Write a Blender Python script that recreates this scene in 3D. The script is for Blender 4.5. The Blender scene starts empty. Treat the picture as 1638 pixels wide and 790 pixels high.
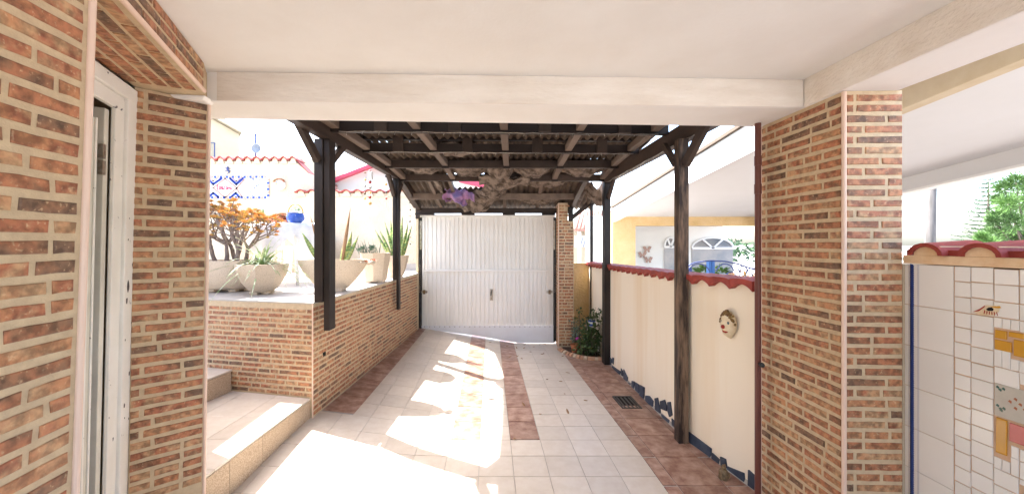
import bpy, math, random
from mathutils import Vector, Matrix
R = math.radians
rnd = random.Random(7)
SC = bpy.context.scene
COL = SC.collection

# ---------------------------------------------------------------- camera, sky, sun, exposure
CAMZ, F, CX, CY = 1.6, 590.0, 819.0, 390.0
cam = bpy.data.objects.new('camera', bpy.data.cameras.new('camera'))
COL.objects.link(cam)
cam.location = (0, 0, CAMZ); cam.rotation_euler = (R(90), 0, 0)
cam.data.sensor_width = 36.0; cam.data.lens = F / 1638 * 36
cam.data.shift_y = -5 / 1638
cam.data.clip_start = 0.05; cam.data.clip_end = 2000
SC.camera = cam
SUN = Vector((0.62, -0.28, -1.0)).normalized()
W = bpy.data.worlds.new('World'); SC.world = W; W.use_nodes = True
wn = W.node_tree; bg = wn.nodes['Background']
sky = wn.nodes.new('ShaderNodeTexSky'); sky.sky_type = 'NISHITA'; sky.sun_disc = False
sky.sun_elevation = math.asin(-SUN.z); sky.sun_rotation = math.atan2(-SUN.x, -SUN.y)
sky.air_density = 1.0; sky.dust_density = 3.0; sky.ozone_density = 1.0
wn.links.new(sky.outputs[0], bg.inputs[0]); bg.inputs[1].default_value = 0.15
sl = bpy.data.lights.new('sun', 'SUN'); sl.energy = 3.2; sl.angle = R(0.5); sl.color = (1.0, 0.97, 0.93)
so = bpy.data.objects.new('sun', sl); COL.objects.link(so)
so.rotation_euler = SUN.to_track_quat('-Z', 'Y').to_euler(); so.location = (-8, 5, 14)
SC.view_settings.view_transform = 'Standard'; SC.view_settings.look = 'None'
SC.view_settings.gamma = 1.0; SC.view_settings.exposure = 2.95
SC.cycles.use_denoising = True
SC.cycles.max_bounces = 12; SC.cycles.diffuse_bounces = 8
SC.cycles.caustics_reflective = False; SC.cycles.caustics_refractive = False

# ---------------------------------------------------------------- helpers
def P(px, py, t): return Vector(((px - CX) / F * t, t, CAMZ + (CY - py) / F * t))
def lerp(a, b, k): return a + (b - a) * k
WO = {}
class MB:
    def __init__(s): s.v = []; s.f = []
    def hexa(s, b, t):
        n = len(s.v); s.v += [Vector(p) for p in b] + [Vector(p) for p in t]; k = len(b)
        s.f.append(tuple(n + i for i in reversed(range(k)))); s.f.append(tuple(n + k + i for i in range(k)))
        for i in range(k):
            j = (i + 1) % k; s.f.append((n + i, n + j, n + k + j, n + k + i))
        return s
    def prism(s, poly, z0, z1):
        return s.hexa([(x, y, z0) for x, y in poly], [(x, y, z1) for x, y in poly])
    def box(s, x0, x1, y0, y1, z0, z1):
        return s.prism([(x0, y0), (x1, y0), (x1, y1), (x0, y1)], z0, z1)
    def bar(s, p, q, w, h, up=(0, 0, 1)):
        p = Vector(p); q = Vector(q); d = (q - p).normalized(); u = Vector(up)
        r = d.cross(u).normalized(); u = r.cross(d)
        c = [r * (w / 2) * a + u * (h / 2) * b for a, b in ((-1, -1), (1, -1), (1, 1), (-1, 1))]
        return s.hexa([p + k for k in c], [q + k for k in c])
    def plate(s, pts, nrm, th):
        o = Vector(nrm).normalized() * th
        return s.hexa([Vector(p) for p in pts], [Vector(p) + o for p in pts])
    def tube(s, pts, rad, n=6):
        pts = [Vector(p) for p in pts]; m = len(pts)
        if not hasattr(rad, '__len__'): rad = [rad] * m
        b = len(s.v); ref = Vector((0.31, 0.17, 0.93))
        for i, p in enumerate(pts):
            d = (pts[min(i + 1, m - 1)] - pts[max(i - 1, 0)]).normalized()
            a = d.cross(ref)
            if a.length < 1e-3: a = d.cross(Vector((1, 0, 0)))
            a.normalize(); c = d.cross(a)
            for k in range(n):
                w = 2 * math.pi * k / n; s.v.append(p + (a * math.cos(w) + c * math.sin(w)) * rad[i])
        for i in range(m - 1):
            for k in range(n):
                k2 = (k + 1) % n; s.f.append((b + i * n + k, b + i * n + k2, b + (i + 1) * n + k2, b + (i + 1) * n + k))
        s.f.append(tuple(b + k for k in reversed(range(n)))); s.f.append(tuple(b + (m - 1) * n + k for k in range(n)))
        return s
    def lathe(s, c, prof, n=24, sx=1, sy=1, rot=0, jit=0):
        b = len(s.v); c = Vector(c); m = len(prof)
        for r, z in prof:
            for k in range(n):
                w = 2 * math.pi * k / n; x = r * math.cos(w) * sx; y = r * math.sin(w) * sy
                s.v.append(c + Vector((x * math.cos(rot) - y * math.sin(rot), x * math.sin(rot) + y * math.cos(rot), z)) + Vector((rnd.uniform(-jit, jit), rnd.uniform(-jit, jit), rnd.uniform(-jit, jit))))
        for i in range(m - 1):
            for k in range(n):
                k2 = (k + 1) % n; s.f.append((b + i * n + k, b + i * n + k2, b + (i + 1) * n + k2, b + (i + 1) * n + k))
        s.f.append(tuple(b + k for k in reversed(range(n)))); s.f.append(tuple(b + (m - 1) * n + k for k in range(n)))
        return s
    def ball(s, c, r, n=8, m=5, sc=(1, 1, 1), jit=0):
        b = len(s.v); c = Vector(c)
        for i in range(m + 1):
            th = math.pi * (i + 0.02) / (m + 0.04)
            for k in range(n):
                w = 2 * math.pi * k / n; q = r * (1 + rnd.uniform(-jit, jit))
                s.v.append(c + Vector((q * math.sin(th) * math.cos(w) * sc[0], q * math.sin(th) * math.sin(w) * sc[1], q * math.cos(th) * sc[2])))
        for i in range(m):
            for k in range(n):
                k2 = (k + 1) % n; s.f.append((b + i * n + k, b + (i + 1) * n + k, b + (i + 1) * n + k2, b + i * n + k2))
        return s
    def grid(s, fn, nu, nv, keep=None):
        b = len(s.v)
        for i in range(nu + 1):
            for j in range(nv + 1): s.v.append(Vector(fn(i / nu, j / nv)))
        for i in range(nu):
            for j in range(nv):
                if keep and not keep((i + .5) / nu, (j + .5) / nv): continue
                a = b + i * (nv + 1) + j; s.f.append((a, a + nv + 1, a + nv + 2, a + 1))
        return s
    def leaf(s, p, d, L, w, droop=0.0, nrm=None, seg=3, fold=0.15):
        p = Vector(p); d = Vector(d).normalized(); b = len(s.v)
        side = d.cross(Vector(nrm) if nrm else Vector((rnd.uniform(-1, 1), rnd.uniform(-1, 1), rnd.uniform(.2, 1)))).normalized()
        up = side.cross(d)
        for i in range(seg + 1):
            k = i / seg; ww = w * (0.35 + 0.65 * math.sin(math.pi * min(1, .15 + k * .8))) * (1 - k ** 4 * .96) / 2
            c = p + d * L * k + Vector((0, 0, -droop * k * k))
            s.v += [c - side * ww, c + up * ww * -fold, c + side * ww]
        for i in range(seg):
            a = b + i * 3; s.f += [(a, a + 1, a + 4, a + 3), (a + 1, a + 2, a + 5, a + 4)]
        return s
def origin(par): return WO.get(par.name, Vector((0, 0, 0))) if par else Vector((0, 0, 0))
def build(name, mb, m, parent=None, smooth=False, loc=None, T=None, bevel=0, solid=0, auto=False):
    v = [T @ p for p in mb.v] if T else mb.v
    if loc is None:
        lo = [min(p[i] for p in v) for i in range(3)]; hi = [max(p[i] for p in v) for i in range(3)]
        loc = Vector(((lo[0] + hi[0]) / 2, (lo[1] + hi[1]) / 2, lo[2]))
    me = bpy.data.meshes.new(name); me.from_pydata([p - loc for p in v], [], mb.f); me.update()
    me.materials.append(m)
    if smooth or auto: me.shade_smooth()
    if auto:
        try: me.set_sharp_from_angle(angle=R(35))
        except Exception: pass
    o = bpy.data.objects.new(name, me); COL.objects.link(o)
    WO[o.name] = Vector(loc); o.parent = parent; o.location = Vector(loc) - origin(parent)
    if bevel:
        bm = o.modifiers.new('bevel', 'BEVEL'); bm.width = bevel; bm.segments = 2; bm.limit_method = 'ANGLE'; bm.angle_limit = R(40)
    if solid:
        sm = o.modifiers.new('solid', 'SOLIDIFY'); sm.thickness = solid; sm.offset = 0
    return o
def thing(name, label, cat, loc, group=None):
    o = bpy.data.objects.new(name, None); COL.objects.link(o); o.empty_display_size = .1
    o.location = loc; WO[o.name] = Vector(loc); tag(o, label, cat, group); return o
def tag(o, label, cat, group=None):
    o['label'] = label; o['category'] = cat
    if group: o['group'] = group
    return o
def struct(o): o['kind'] = 'structure'; return o
def stuff(o): o['kind'] = 'stuff'; return o
def place(mesh, name, M, parent):
    o = bpy.data.objects.new(name, mesh); COL.objects.link(o); o.parent = parent
    o.matrix_local = Matrix.Translation(-origin(parent)) @ M
    WO[o.name] = M.to_translation(); return o

# ---------------------------------------------------------------- materials
def mat(name, col, rough=.8, noise=None, bump=None, col2=None, metal=0, spec=.3, rand=0, emit=None, stretch=(1, 1, 1), thresh=(.35, .65), spots=None, trans=0):
    m = bpy.data.materials.new(name); m.use_nodes = True; nt = m.node_tree; b = nt.nodes['Principled BSDF']
    b.inputs['Roughness'].default_value = rough; b.inputs['Metallic'].default_value = metal
    b.inputs['Specular IOR Level'].default_value = spec; b.inputs['Base Color'].default_value = (*col, 1)
    N = nt.nodes.new; L = nt.links.new
    geo = N('ShaderNodeNewGeometry'); mp = N('ShaderNodeMapping'); L(geo.outputs['Position'], mp.inputs[0]); mp.inputs['Scale'].default_value = stretch
    oi = N('ShaderNodeObjectInfo')
    addv = N('ShaderNodeVectorMath'); addv.operation = 'ADD'; L(mp.outputs[0], addv.inputs[0])
    if rand:
        mu = N('ShaderNodeMath'); mu.operation = 'MULTIPLY'; L(oi.outputs['Random'], mu.inputs[0]); mu.inputs[1].default_value = 37.0; L(mu.outputs[0], addv.inputs[1])
    cur = None
    if noise:
        nz = N('ShaderNodeTexNoise'); nz.inputs['Scale'].default_value = noise; nz.inputs['Detail'].default_value = 5; nz.inputs['Roughness'].default_value = .6; L(addv.outputs[0], nz.inputs['Vector'])
        mr = N('ShaderNodeMapRange'); mr.inputs[1].default_value = thresh[0]; mr.inputs[2].default_value = thresh[1]; L(nz.outputs[0], mr.inputs[0])
        mx = N('ShaderNodeMix'); mx.data_type = 'RGBA'; mx.inputs[6].default_value = (*col, 1); mx.inputs[7].default_value = (*(col2 or [c * .8 for c in col]), 1)
        L(mr.outputs[0], mx.inputs[0]); cur = mx.outputs[2]
    if spots:
        sz, th, sc_ = spots[0], spots[1], spots[2]
        n2 = N('ShaderNodeTexNoise'); n2.inputs['Scale'].default_value = sz; n2.inputs['Detail'].default_value = 3; L(addv.outputs[0], n2.inputs['Vector'])
        m2 = N('ShaderNodeMapRange'); m2.inputs[1].default_value = th; m2.inputs[2].default_value = th + .05; L(n2.outputs[0], m2.inputs[0])
        x2 = N('ShaderNodeMix'); x2.data_type = 'RGBA'
        if cur: L(cur, x2.inputs[6])
        else: x2.inputs[6].default_value = (*col, 1)
        x2.inputs[7].default_value = (*sc_, 1); L(m2.outputs[0], x2.inputs[0]); cur = x2.outputs[2]
    if rand:
        hs = N('ShaderNodeHueSaturation'); a = N('ShaderNodeMapRange'); L(oi.outputs['Random'], a.inputs[0]); a.inputs[3].default_value = 1 - rand; a.inputs[4].default_value = 1 + rand
        L(a.outputs[0], hs.inputs['Value'])
        if cur: L(cur, hs.inputs['Color'])
        else: hs.inputs['Color'].default_value = (*col, 1)
        cur = hs.outputs[0]
    if cur: L(cur, b.inputs['Base Color'])
    if bump:
        nb = N('ShaderNodeTexNoise'); nb.inputs['Scale'].default_value = bump[0]; nb.inputs['Detail'].default_value = 6; L(addv.outputs[0], nb.inputs['Vector'])
        bp = N('ShaderNodeBump'); bp.inputs['Strength'].default_value = bump[1]; bp.inputs['Distance'].default_value = bump[2] if len(bump) > 2 else .01
        L(nb.outputs[0], bp.inputs['Height']); L(bp.outputs[0], b.inputs['Normal'])
    if trans:
        b.inputs['Transmission Weight'].default_value = trans
    return m
def brick_mat(name, k=1.0):
    m = bpy.data.materials.new(name); m.use_nodes = True; nt = m.node_tree; b = nt.nodes['Principled BSDF']
    N = nt.nodes.new; L = nt.links.new
    oi = N('ShaderNodeObjectInfo'); geo = N('ShaderNodeNewGeometry')
    ad = N('ShaderNodeMath'); ad.operation = 'ADD'; L(oi.outputs['Random'], ad.inputs[0]); L(geo.outputs['Random Per Island'], ad.inputs[1])
    fr = N('ShaderNodeMath'); fr.operation = 'FRACT'; L(ad.outputs[0], fr.inputs[0])
    n1 = N('ShaderNodeTexNoise'); n1.inputs['Scale'].default_value = 16; n1.inputs['Detail'].default_value = 4
    L(geo.outputs['Position'], n1.inputs['Vector'])
    s1 = N('ShaderNodeMath'); s1.operation = 'MULTIPLY_ADD'; L(n1.outputs[0], s1.inputs[0]); s1.inputs[1].default_value = .9; L(fr.outputs[0], s1.inputs[2])
    s2 = N('ShaderNodeMath'); s2.operation = 'SUBTRACT'; L(s1.outputs[0], s2.inputs[0]); s2.inputs[1].default_value = .45
    cr = N('ShaderNodeValToRGB'); e = cr.color_ramp
    cols = [(0, (.19, .11, .07)), (.12, (.27, .135, .075)), (.26, (.41, .165, .085)), (.48, (.47, .225, .11)), (.72, (.50, .31, .17)), (.88, (.36, .13, .07)), (1, (.45, .205, .10))]
    while len(e.elements) < len(cols): e.elements.new(.5)
    for el, (p, c) in zip(e.elements, cols): el.position = p; el.color = (*[x * k for x in c], 1)
    L(s2.outputs[0], cr.inputs[0])
    n2 = N('ShaderNodeTexNoise'); n2.inputs['Scale'].default_value = 90; n2.inputs['Detail'].default_value = 4; L(geo.outputs['Position'], n2.inputs['Vector'])
    mr = N('ShaderNodeMapRange'); mr.inputs[1].default_value = .60; mr.inputs[2].default_value = .74; L(n2.outputs[0], mr.inputs[0])
    mx = N('ShaderNodeMix'); mx.data_type = 'RGBA'; L(cr.outputs[0], mx.inputs[6]); mx.inputs[7].default_value = (.62, .44, .27, 1)
    mm = N('ShaderNodeMath'); mm.operation = 'MULTIPLY'; L(mr.outputs[0], mm.inputs[0]); mm.inputs[1].default_value = .75; L(mm.outputs[0], mx.inputs[0])
    n3 = N('ShaderNodeTexNoise'); n3.inputs['Scale'].default_value = 35; n3.inputs['Detail'].default_value = 5; L(geo.outputs['Position'], n3.inputs['Vector'])
    m3 = N('ShaderNodeMapRange'); m3.inputs[1].default_value = .38; m3.inputs[2].default_value = .60; m3.inputs[3].default_value = .55; m3.inputs[4].default_value = 1.1; L(n3.outputs[0], m3.inputs[0])
    hs = N('ShaderNodeHueSaturation'); L(mx.outputs[2], hs.inputs['Color']); L(m3.outputs[0], hs.inputs['Value'])
    L(hs.outputs[0], b.inputs['Base Color']); b.inputs['Roughness'].default_value = .55; b.inputs['Specular IOR Level'].default_value = .35
    bp = N('ShaderNodeBump'); bp.inputs['Strength'].default_value = .5; bp.inputs['Distance'].default_value = .004; L(n3.outputs[0], bp.inputs['Height']); L(bp.outputs[0], b.inputs['Normal'])
    return m
M = {}
M['brick'] = brick_mat('brick_glaze'); 
M['mortar'] = mat('mortar', (.60, .475, .315), .85, 30, (220, .5, .003), (.50, .39, .26))
M['trim'] = mat('pink_trim', (.72, .54, .44), .45)
M['plaster'] = mat('white_plaster', (.82, .805, .785), .85, 2.2, (60, .25, .003), (.775, .75, .72), spots=(9, .74, (.70, .66, .61)))
M['render'] = mat('rough_beam_render', (.80, .75, .685), .9, 5, (45, 1.0, .008), (.69, .62, .54), stretch=(.35, 1, 1.6))
M['door'] = mat('door_paint', (.66, .64, .57), .4, 4, None, (.55, .53, .46))
M['frame'] = mat('frame_paint', (.80, .79, .75), .35, 6, None, (.74, .73, .68), spots=(26, .70, (.03, .035, .05)))
M['dark'] = mat('shade_and_pupil_black', (.01, .01, .012), .9)  # near-black for painted darkness in openings, and for the eye pupil
M['beige'] = mat('beige_tile', (.61, .545, .465), .35, 14, (60, .05, .002), (.56, .485, .40), rand=.07, spec=.4)
M['redtile'] = mat('terracotta_tile', (.235, .115, .08), .32, 11, (60, .08, .002), (.45, .30, .23), rand=.10, spec=.4, thresh=(.38, .66))
M['grout'] = mat('grey_grout', (.44, .41, .375), .9, 20)
M['granite'] = mat('riser_stone', (.56, .44, .32), .7, 160, (200, .2, .002), (.38, .28, .19), rand=.06, thresh=(.42, .58))
M['terrace'] = mat('terrace_paving', (.46, .43, .40), .5, 6, None, (.42, .39, .36))
M['added_dark_ground'] = mat('bounce_cut_brown', (.17, .12, .09), .9, 3, None, (.12, .09, .07))  # for the added ground slab, dark to weaken bounce light
M['soffit'] = mat('grey_white_soffit_paint', (.66, .65, .645), .8, 2, None, (.64, .63, .62))
M['wood'] = mat('dark_stained_wood', (.026, .017, .014), .5, 9, (40, .35, .004), (.012, .009, .008), stretch=(1, 1, .2), rand=.12)
M['woodh'] = mat('brown_beam_wood', (.055, .036, .027), .55, 7, (45, .35, .004), (.035, .022, .016), stretch=(1, .3, 1), rand=.2)
M['woodj'] = mat('dark_joist_wood', (.028, .018, .014), .55, 7, (45, .35, .004), (.020, .012, .009), stretch=(.25, 1, 1), rand=.25)
M['woodr'] = mat('weathered_rafter_wood', (.17, .125, .095), .65, 9, (45, .4, .004), (.12, .085, .065), stretch=(1, .2, 1), rand=.15)
M['woodw'] = mat('peeling_post_wood', (.030, .019, .015), .6, 6, (35, .4, .003), (.20, .13, .085), stretch=(3, 3, .45), thresh=(.44, .62))
M['sheet'] = mat('corrugated_sheet', (.13, .095, .07), .85, 5, (60, .3, .004), (.06, .042, .03), rand=.1)
M['sag'] = mat('stained_sagging_cloth', (.22, .17, .135), .9, 9, (25, .8, .02), (.06, .042, .03), thresh=(.42, .60))
M['cloth'] = mat('violet_cloth', (.20, .17, .34), .85, 9, (30, .5, .01), (.40, .20, .34))
M['gate'] = mat('gate_white_paint', (.80, .79, .77), .4, 2.5, None, (.77, .75, .72))
M['gateplate'] = mat('gate_plate_paint', (.78, .79, .82), .4, 3, None, (.72, .72, .75))
M['black'] = mat('black_metal', (.03, .03, .032), .4, 12, None, (.06, .06, .06), metal=.4)
M['steel'] = mat('steel', (.45, .42, .38), .35, 30, None, (.25, .2, .15), metal=.8)
M['fence'] = mat('cream_render', (.82, .735, .60), .85, 1.2, (70, .2, .003), (.75, .61, .43), stretch=(2.2, 2.2, .16), thresh=(.48, .72))
M['stucco'] = mat('rough_cream_stucco', (.58, .50, .385), .9, 3, (38, .9, .02), (.54, .44, .31))
M['ochre'] = mat('ochre_stucco', (.74, .54, .29), .9, 3, (30, 1.0, .03), (.66, .46, .22))
M['red'] = mat('oxide_red_tile', (.34, .06, .045), .6, 14, (60, .3, .004), (.24, .04, .032), rand=.08)
M['redroof'] = mat('roof_tiles', (.36, .19, .14), .8, 8, None, (.30, .15, .11), rand=.1)
M['slate'] = mat('blue_slate', (.030, .042, .070), .55, 12, (40, .5, .005), (.055, .07, .10), rand=.25)
M['pipe'] = mat('brown_pipe', (.13, .045, .035), .35)
M['tile'] = mat('glazed_white_tile', (.80, .80, .79), .18, 3, (140, .06, .002), (.77, .77, .76), rand=.04, spec=.6)
M['tgrout'] = mat('orange_grout', (.66, .46, .32), .9, 12)
M['mustard'] = mat('mustard_tile', (.62, .32, .03), .2, 6, None, (.52, .26, .02), spec=.6)
M['rose'] = mat('rose_tile', (.52, .10, .10), .2, 6, None, (.45, .08, .08), spec=.6)
M['green'] = mat('green_tile', (.02, .09, .08), .2, spec=.6)
M['stonetile'] = mat('painted_stone_tile', (.52, .50, .45), .3, 20, None, (.46, .44, .40))
M['blue'] = mat('cobalt_glaze', (.015, .035, .16), .3)
M['thinblue'] = mat('thin_blue_line', (.35, .38, .52), .3)
M['capr'] = mat('pale_orange_mortar', (.80, .62, .42), .9, 12, (60, .5, .004), (.70, .48, .28))
M['oldtile'] = mat('weathered_verge_tile', (.13, .10, .075), .9, 12)
M['pot'] = mat('speckled_concrete', (.60, .50, .39), .85, 130, (150, .3, .003), (.42, .33, .25), thresh=(.5, .66))
M['soil'] = mat('soil', (.09, .06, .04), .95, 30, (60, .8, .01))
M['bark'] = mat('succulent_bark', (.20, .15, .13), .8, 20, (60, .5, .005), (.30, .24, .20))
M['rosette'] = mat('orange_rosette', (.60, .25, .08), .6, 22, None, (.52, .40, .14), thresh=(.4, .6))
M['spider'] = mat('striped_spider_leaf', (.32, .45, .20), .5, 20, None, (.72, .76, .55), thresh=(.48, .54))
M['sanse'] = mat('snake_plant_leaf', (.12, .22, .08), .45, 45, None, (.40, .44, .15), stretch=(.4, .4, 1.6), thresh=(.46, .56), rand=.15)
M['drytip'] = mat('dry_leaf', (.36, .22, .12), .7, 20)
M['leaf'] = mat('dark_leaf', (.035, .075, .02), .5, 9, None, (.08, .12, .035), rand=.15)
M['leafb'] = mat('grey_leaf', (.14, .19, .14), .6)
M['pine'] = mat('pine_needles', (.035, .075, .04), .7, 1.2, None, (.06, .11, .05), thresh=(.4, .6))
M['lushtree'] = mat('bright_foliage', (.10, .20, .045), .6, 1.0, None, (.06, .12, .035), thresh=(.4, .6))
M['trunk'] = mat('tree_bark', (.13, .10, .08), .9, 10)
M['pole'] = mat('grey_pole_wood', (.13, .12, .115), .9, 5, None, (.08, .075, .07), stretch=(3, 3, .3))
M['plastic'] = mat('white_plastic', (.82, .82, .82), .35)
M['linen'] = mat('white_tablecloth', (.83, .83, .84), .8, 8)
M['bluepot'] = mat('blue_pot_glaze', (.03, .09, .42), .25, 9, None, (.10, .18, .55))
M['terra'] = mat('terracotta_pot', (.42, .15, .07), .8, 20)
M['redsucc'] = mat('red_succulent', (.50, .13, .08), .6, 20, None, (.30, .22, .10))
M['peach'] = mat('tan_edging_brick', (.46, .27, .17), .8, 20, (80, .3, .003), (.38, .20, .12), rand=.12)
M['pink'] = mat('magenta_flower', (.72, .10, .55), .6)
M['clay'] = mat('painted_clay_skin', (.74, .64, .47), .5, 30, (80, .4, .003), (.66, .54, .35))
M['hair'] = mat('painted_clay_hair', (.12, .055, .03), .5, 40, (80, .8, .004), (.24, .16, .05))
M['eye'] = mat('painted_eye', (.05, .10, .13), .3)
M['nose'] = mat('painted_nose', (.33, .03, .02), .3)
M['bronze'] = mat('aged_brass', (.24, .17, .09), .5, 60, (80, .6, .004), (.12, .08, .05))
M['glass'] = mat('window_glass', (.10, .13, .17), .05, 1.2, None, (.28, .26, .25), spec=.8)
M['white'] = mat('white_paint', (.80, .79, .76), .6, 2, None, (.77, .76, .73))
M['palewhite'] = mat('dull_white_wall', (.50, .485, .46), .85, 2, None, (.46, .445, .42))
M['creamwall'] = mat('pale_yellow_wall', (.50, .445, .335), .85, 2, None, (.47, .41, .30))
M['yellowbeam'] = mat('yellow_beam_render', (.62, .52, .37), .85, 4, (60, .4, .004), (.54, .43, .28))
M['iron'] = mat('blue_iron', (.05, .07, .20), .5)
M['bluepaint'] = mat('blue_shutter_paint', (.04, .13, .36), .45)
M['winred'] = mat('crimson_fascia', (.45, .06, .10), .5)
M['ground'] = mat('pale_ground', (.40, .385, .365), .9, .5, None, (.35, .335, .31))
M['mosaicpink'] = mat('salmon_mosaic', (.72, .45, .33), .5, 120, None, (.80, .66, .56), thresh=(.45, .55))
M['mosaictext'] = mat('crimson_mosaic', (.45, .05, .10), .4)
M['mosaicblue'] = mat('cobalt_mosaic', (.03, .07, .38), .4)
M['mosaicbrown'] = mat('tan_mosaic', (.42, .27, .22), .5)
M['satgrey'] = mat('satellite_dish_grey', (.24, .26, .30), .5)

# ---------------------------------------------------------------- floor height and ground
def zf(x, t):
    k = max(0, min(1, (t - 2.8) / 3.7)); zb = -.14 * k
    xl = lerp(-.8, -.6, (t - 2.2) / .95) if t < 3.15 else lerp(-.6, .12, (t - 3.15) / 3.35)
    xl = max(-1.2, min(.12, xl))
    sl_ = max(0, min(.16, .05 + (t - 2.2) * .0737)) if t < 3.15 else lerp(.12, .16, min(1, (t - 3.15) / 3.35))
    return zb + sl_ * max(0, xl - x)
g = MB(); g.grid(lambda u, v: (-400 + 800 * u, -300 + 900 * v, -.62), 8, 8)
struct(build('ground', g, M['ground'], loc=Vector((0, 0, -.62))))
yd = MB(); yd.prism([(1.75, .5), (9.5, .5), (9.5, 15), (1.75, 15)], -.70, -.58)  # slab added to cut ground bounce onto the neighbour's soffit
struct(build('added_dark_ground', yd, M['added_dark_ground']))
pv = MB(); pv.prism([(-6, 6.72), (3, 6.72), (3, 11), (-6, 11)], -.5, -.17)
struct(build('pavement', pv, M['ground']))
drv = MB(); NX, NY = 70, 110
drv.grid(lambda u, v: (lerp(-2.3, 1.72, u), lerp(-3.0, 6.68, v), zf(lerp(-2.3, 1.72, u), lerp(-3.0, 6.68, v)) - .005), NX, NY)
driveway = struct(build('driveway', drv, M['grout'], loc=Vector((0, 2, -.1)), solid=0))

def clip(poly, a, b):   # keep the left side of a->b
    out = []; n = len(poly)
    def sd(p): return (b[0] - a[0]) * (p[1] - a[1]) - (b[1] - a[1]) * (p[0] - a[0])
    for i in range(n):
        p, q = poly[i], poly[(i + 1) % n]; sp, sq = sd(p), sd(q)
        if sp >= 0: out.append(p)
        if sp * sq < 0:
            k = sp / (sp - sq); out.append((p[0] + (q[0] - p[0]) * k, p[1] + (q[1] - p[1]) * k))
    return out
def area(p): return abs(sum(p[i][0] * p[(i + 1) % len(p)][1] - p[(i + 1) % len(p)][0] * p[i][1] for i in range(len(p)))) / 2
def tile_piece(poly, par, m, name='tile', gap=.0016, zfun=zf, th=.012, lift=0):
    cx = sum(p[0] for p in poly) / len(poly); cy = sum(p[1] for p in poly) / len(poly)
    r = math.sqrt(area(poly)) / 2
    if r < .012: return
    k = 1 - gap / r; dz = rnd.uniform(-.0006, .0006)
    a = [(cx + (x - cx) * k, cy + (y - cy) * k) for x, y in poly]
    k2 = k - .0015 / r; b = [(cx + (x - cx) * k2, cy + (y - cy) * k2) for x, y in poly]
    mb = MB(); n = len(a)
    mb.v = [Vector((x, y, zfun(x, y) - th)) for x, y in a] + [Vector((x, y, zfun(x, y) - .001 + lift + dz)) for x, y in a] + [Vector((x, y, zfun(x, y) + lift + dz)) for x, y in b]
    for i in range(n):
        j = (i + 1) % n; mb.f += [(i, j, n + j, n + i), (n + i, n + j, 2 * n + j, 2 * n + i)]
    mb.f.append(tuple(2 * n + i for i in range(n)))
    return build(name, mb, m, par)
SK = -.0593
def gx(i, t): return i * .2453 + SK * (t - 2.789)          # column line i of the driveway grid
def wallx(t): return lerp(-1.703, -1.62, (t - 3.15) / 3.15)  # foot of the terrace wall
def riserx(t): return -1.745 + .0142 * (t - 2.09)
FP = [(2.36, 1.590), (3.0, 1.442), (3.25, 1.424), (5.25, 1.372), (6.52, 1.350)]
def fx(t):
    for (t0, x0), (t1, x1) in zip(FP, FP[1:]):
        if t <= t1 or t1 == 6.52: return x0 + (x1 - x0) * (t - t0) / (t1 - t0)
rows = []
t = 3.033 - 12 * .2453
while t < 6.55: rows.append(t); t += .2453
for ri, t0 in enumerate(rows):
    t1 = t0 + .2453
    if t1 < .7 and t1 < .7: continue
    t1 = min(t1, 6.6)
    for ci in range(-8, 4):
        q = [(gx(ci, t0), t0), (gx(ci + 1, t0), t0), (gx(ci + 1, t1), t1), (gx(ci, t1), t1)]
        if (ci == 0 or ci == -2) and t0 > 3.0: continue
        # left limit
        if t0 > 3.2: A, B = (-1.415, 3.3), (-1.505, 6.4)
        else: A, B = (riserx(.5) + .004, .5), (riserx(3.15) + .004, 3.15)
        q = clip(q, B, A)
        if t0 > 5.0: q = clip(q, (.95, 6.04), (.72, 6.2)) if False else q
        if len(q) >= 3 and area(q) > 4e-4: tile_piece(q, driveway, M['beige'])
# centre strips, right border and left border of terracotta tiles
t = 3.041
while t < 6.5:
    t1 = min(t + .33, 6.6)
    for ci in (0, -2):
        tile_piece([(gx(ci, t), t), (gx(ci + 1, t), t), (gx(ci + 1, t1), t1), (gx(ci, t1), t1)], driveway, M['redtile'], gap=.003)
    t += .33
t = 2.446 - .33 * 5
def rx(o, t): return o + SK * (t - 2.789)
while t < 6.1:
    t1 = t + .33
    for a, b in ((.983, 1.077), (1.077, 1.40), (1.40, 1.60)):
        q = [(rx(a, t), t), (rx(b, t), t), (rx(b, t1), t1), (rx(a, t1), t1)]
        q = clip(q, (fx(2) - .006, 2), (fx(2.9) - .006, 2.9)) if t1 < 3.15 else clip(q, (fx(3.3) - .006, 3.3), (fx(5.2) - .006, 5.2))
        if len(q) >= 3 and area(q) > 3e-4: tile_piece(q, driveway, M['redtile'], gap=.004)
    t += .33
t = 3.30
while t < 6.3:
    t1 = min(t + .33, 6.45)
    def le(t): return -1.41 - .029 * (t - 3.3)
    tile_piece([(wallx(t) + .004, t), (le(t), t), (le(t1), t1), (wallx(t1) + .004, t1)], driveway, M['redtile'], gap=.003)
    t += .33
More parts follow.
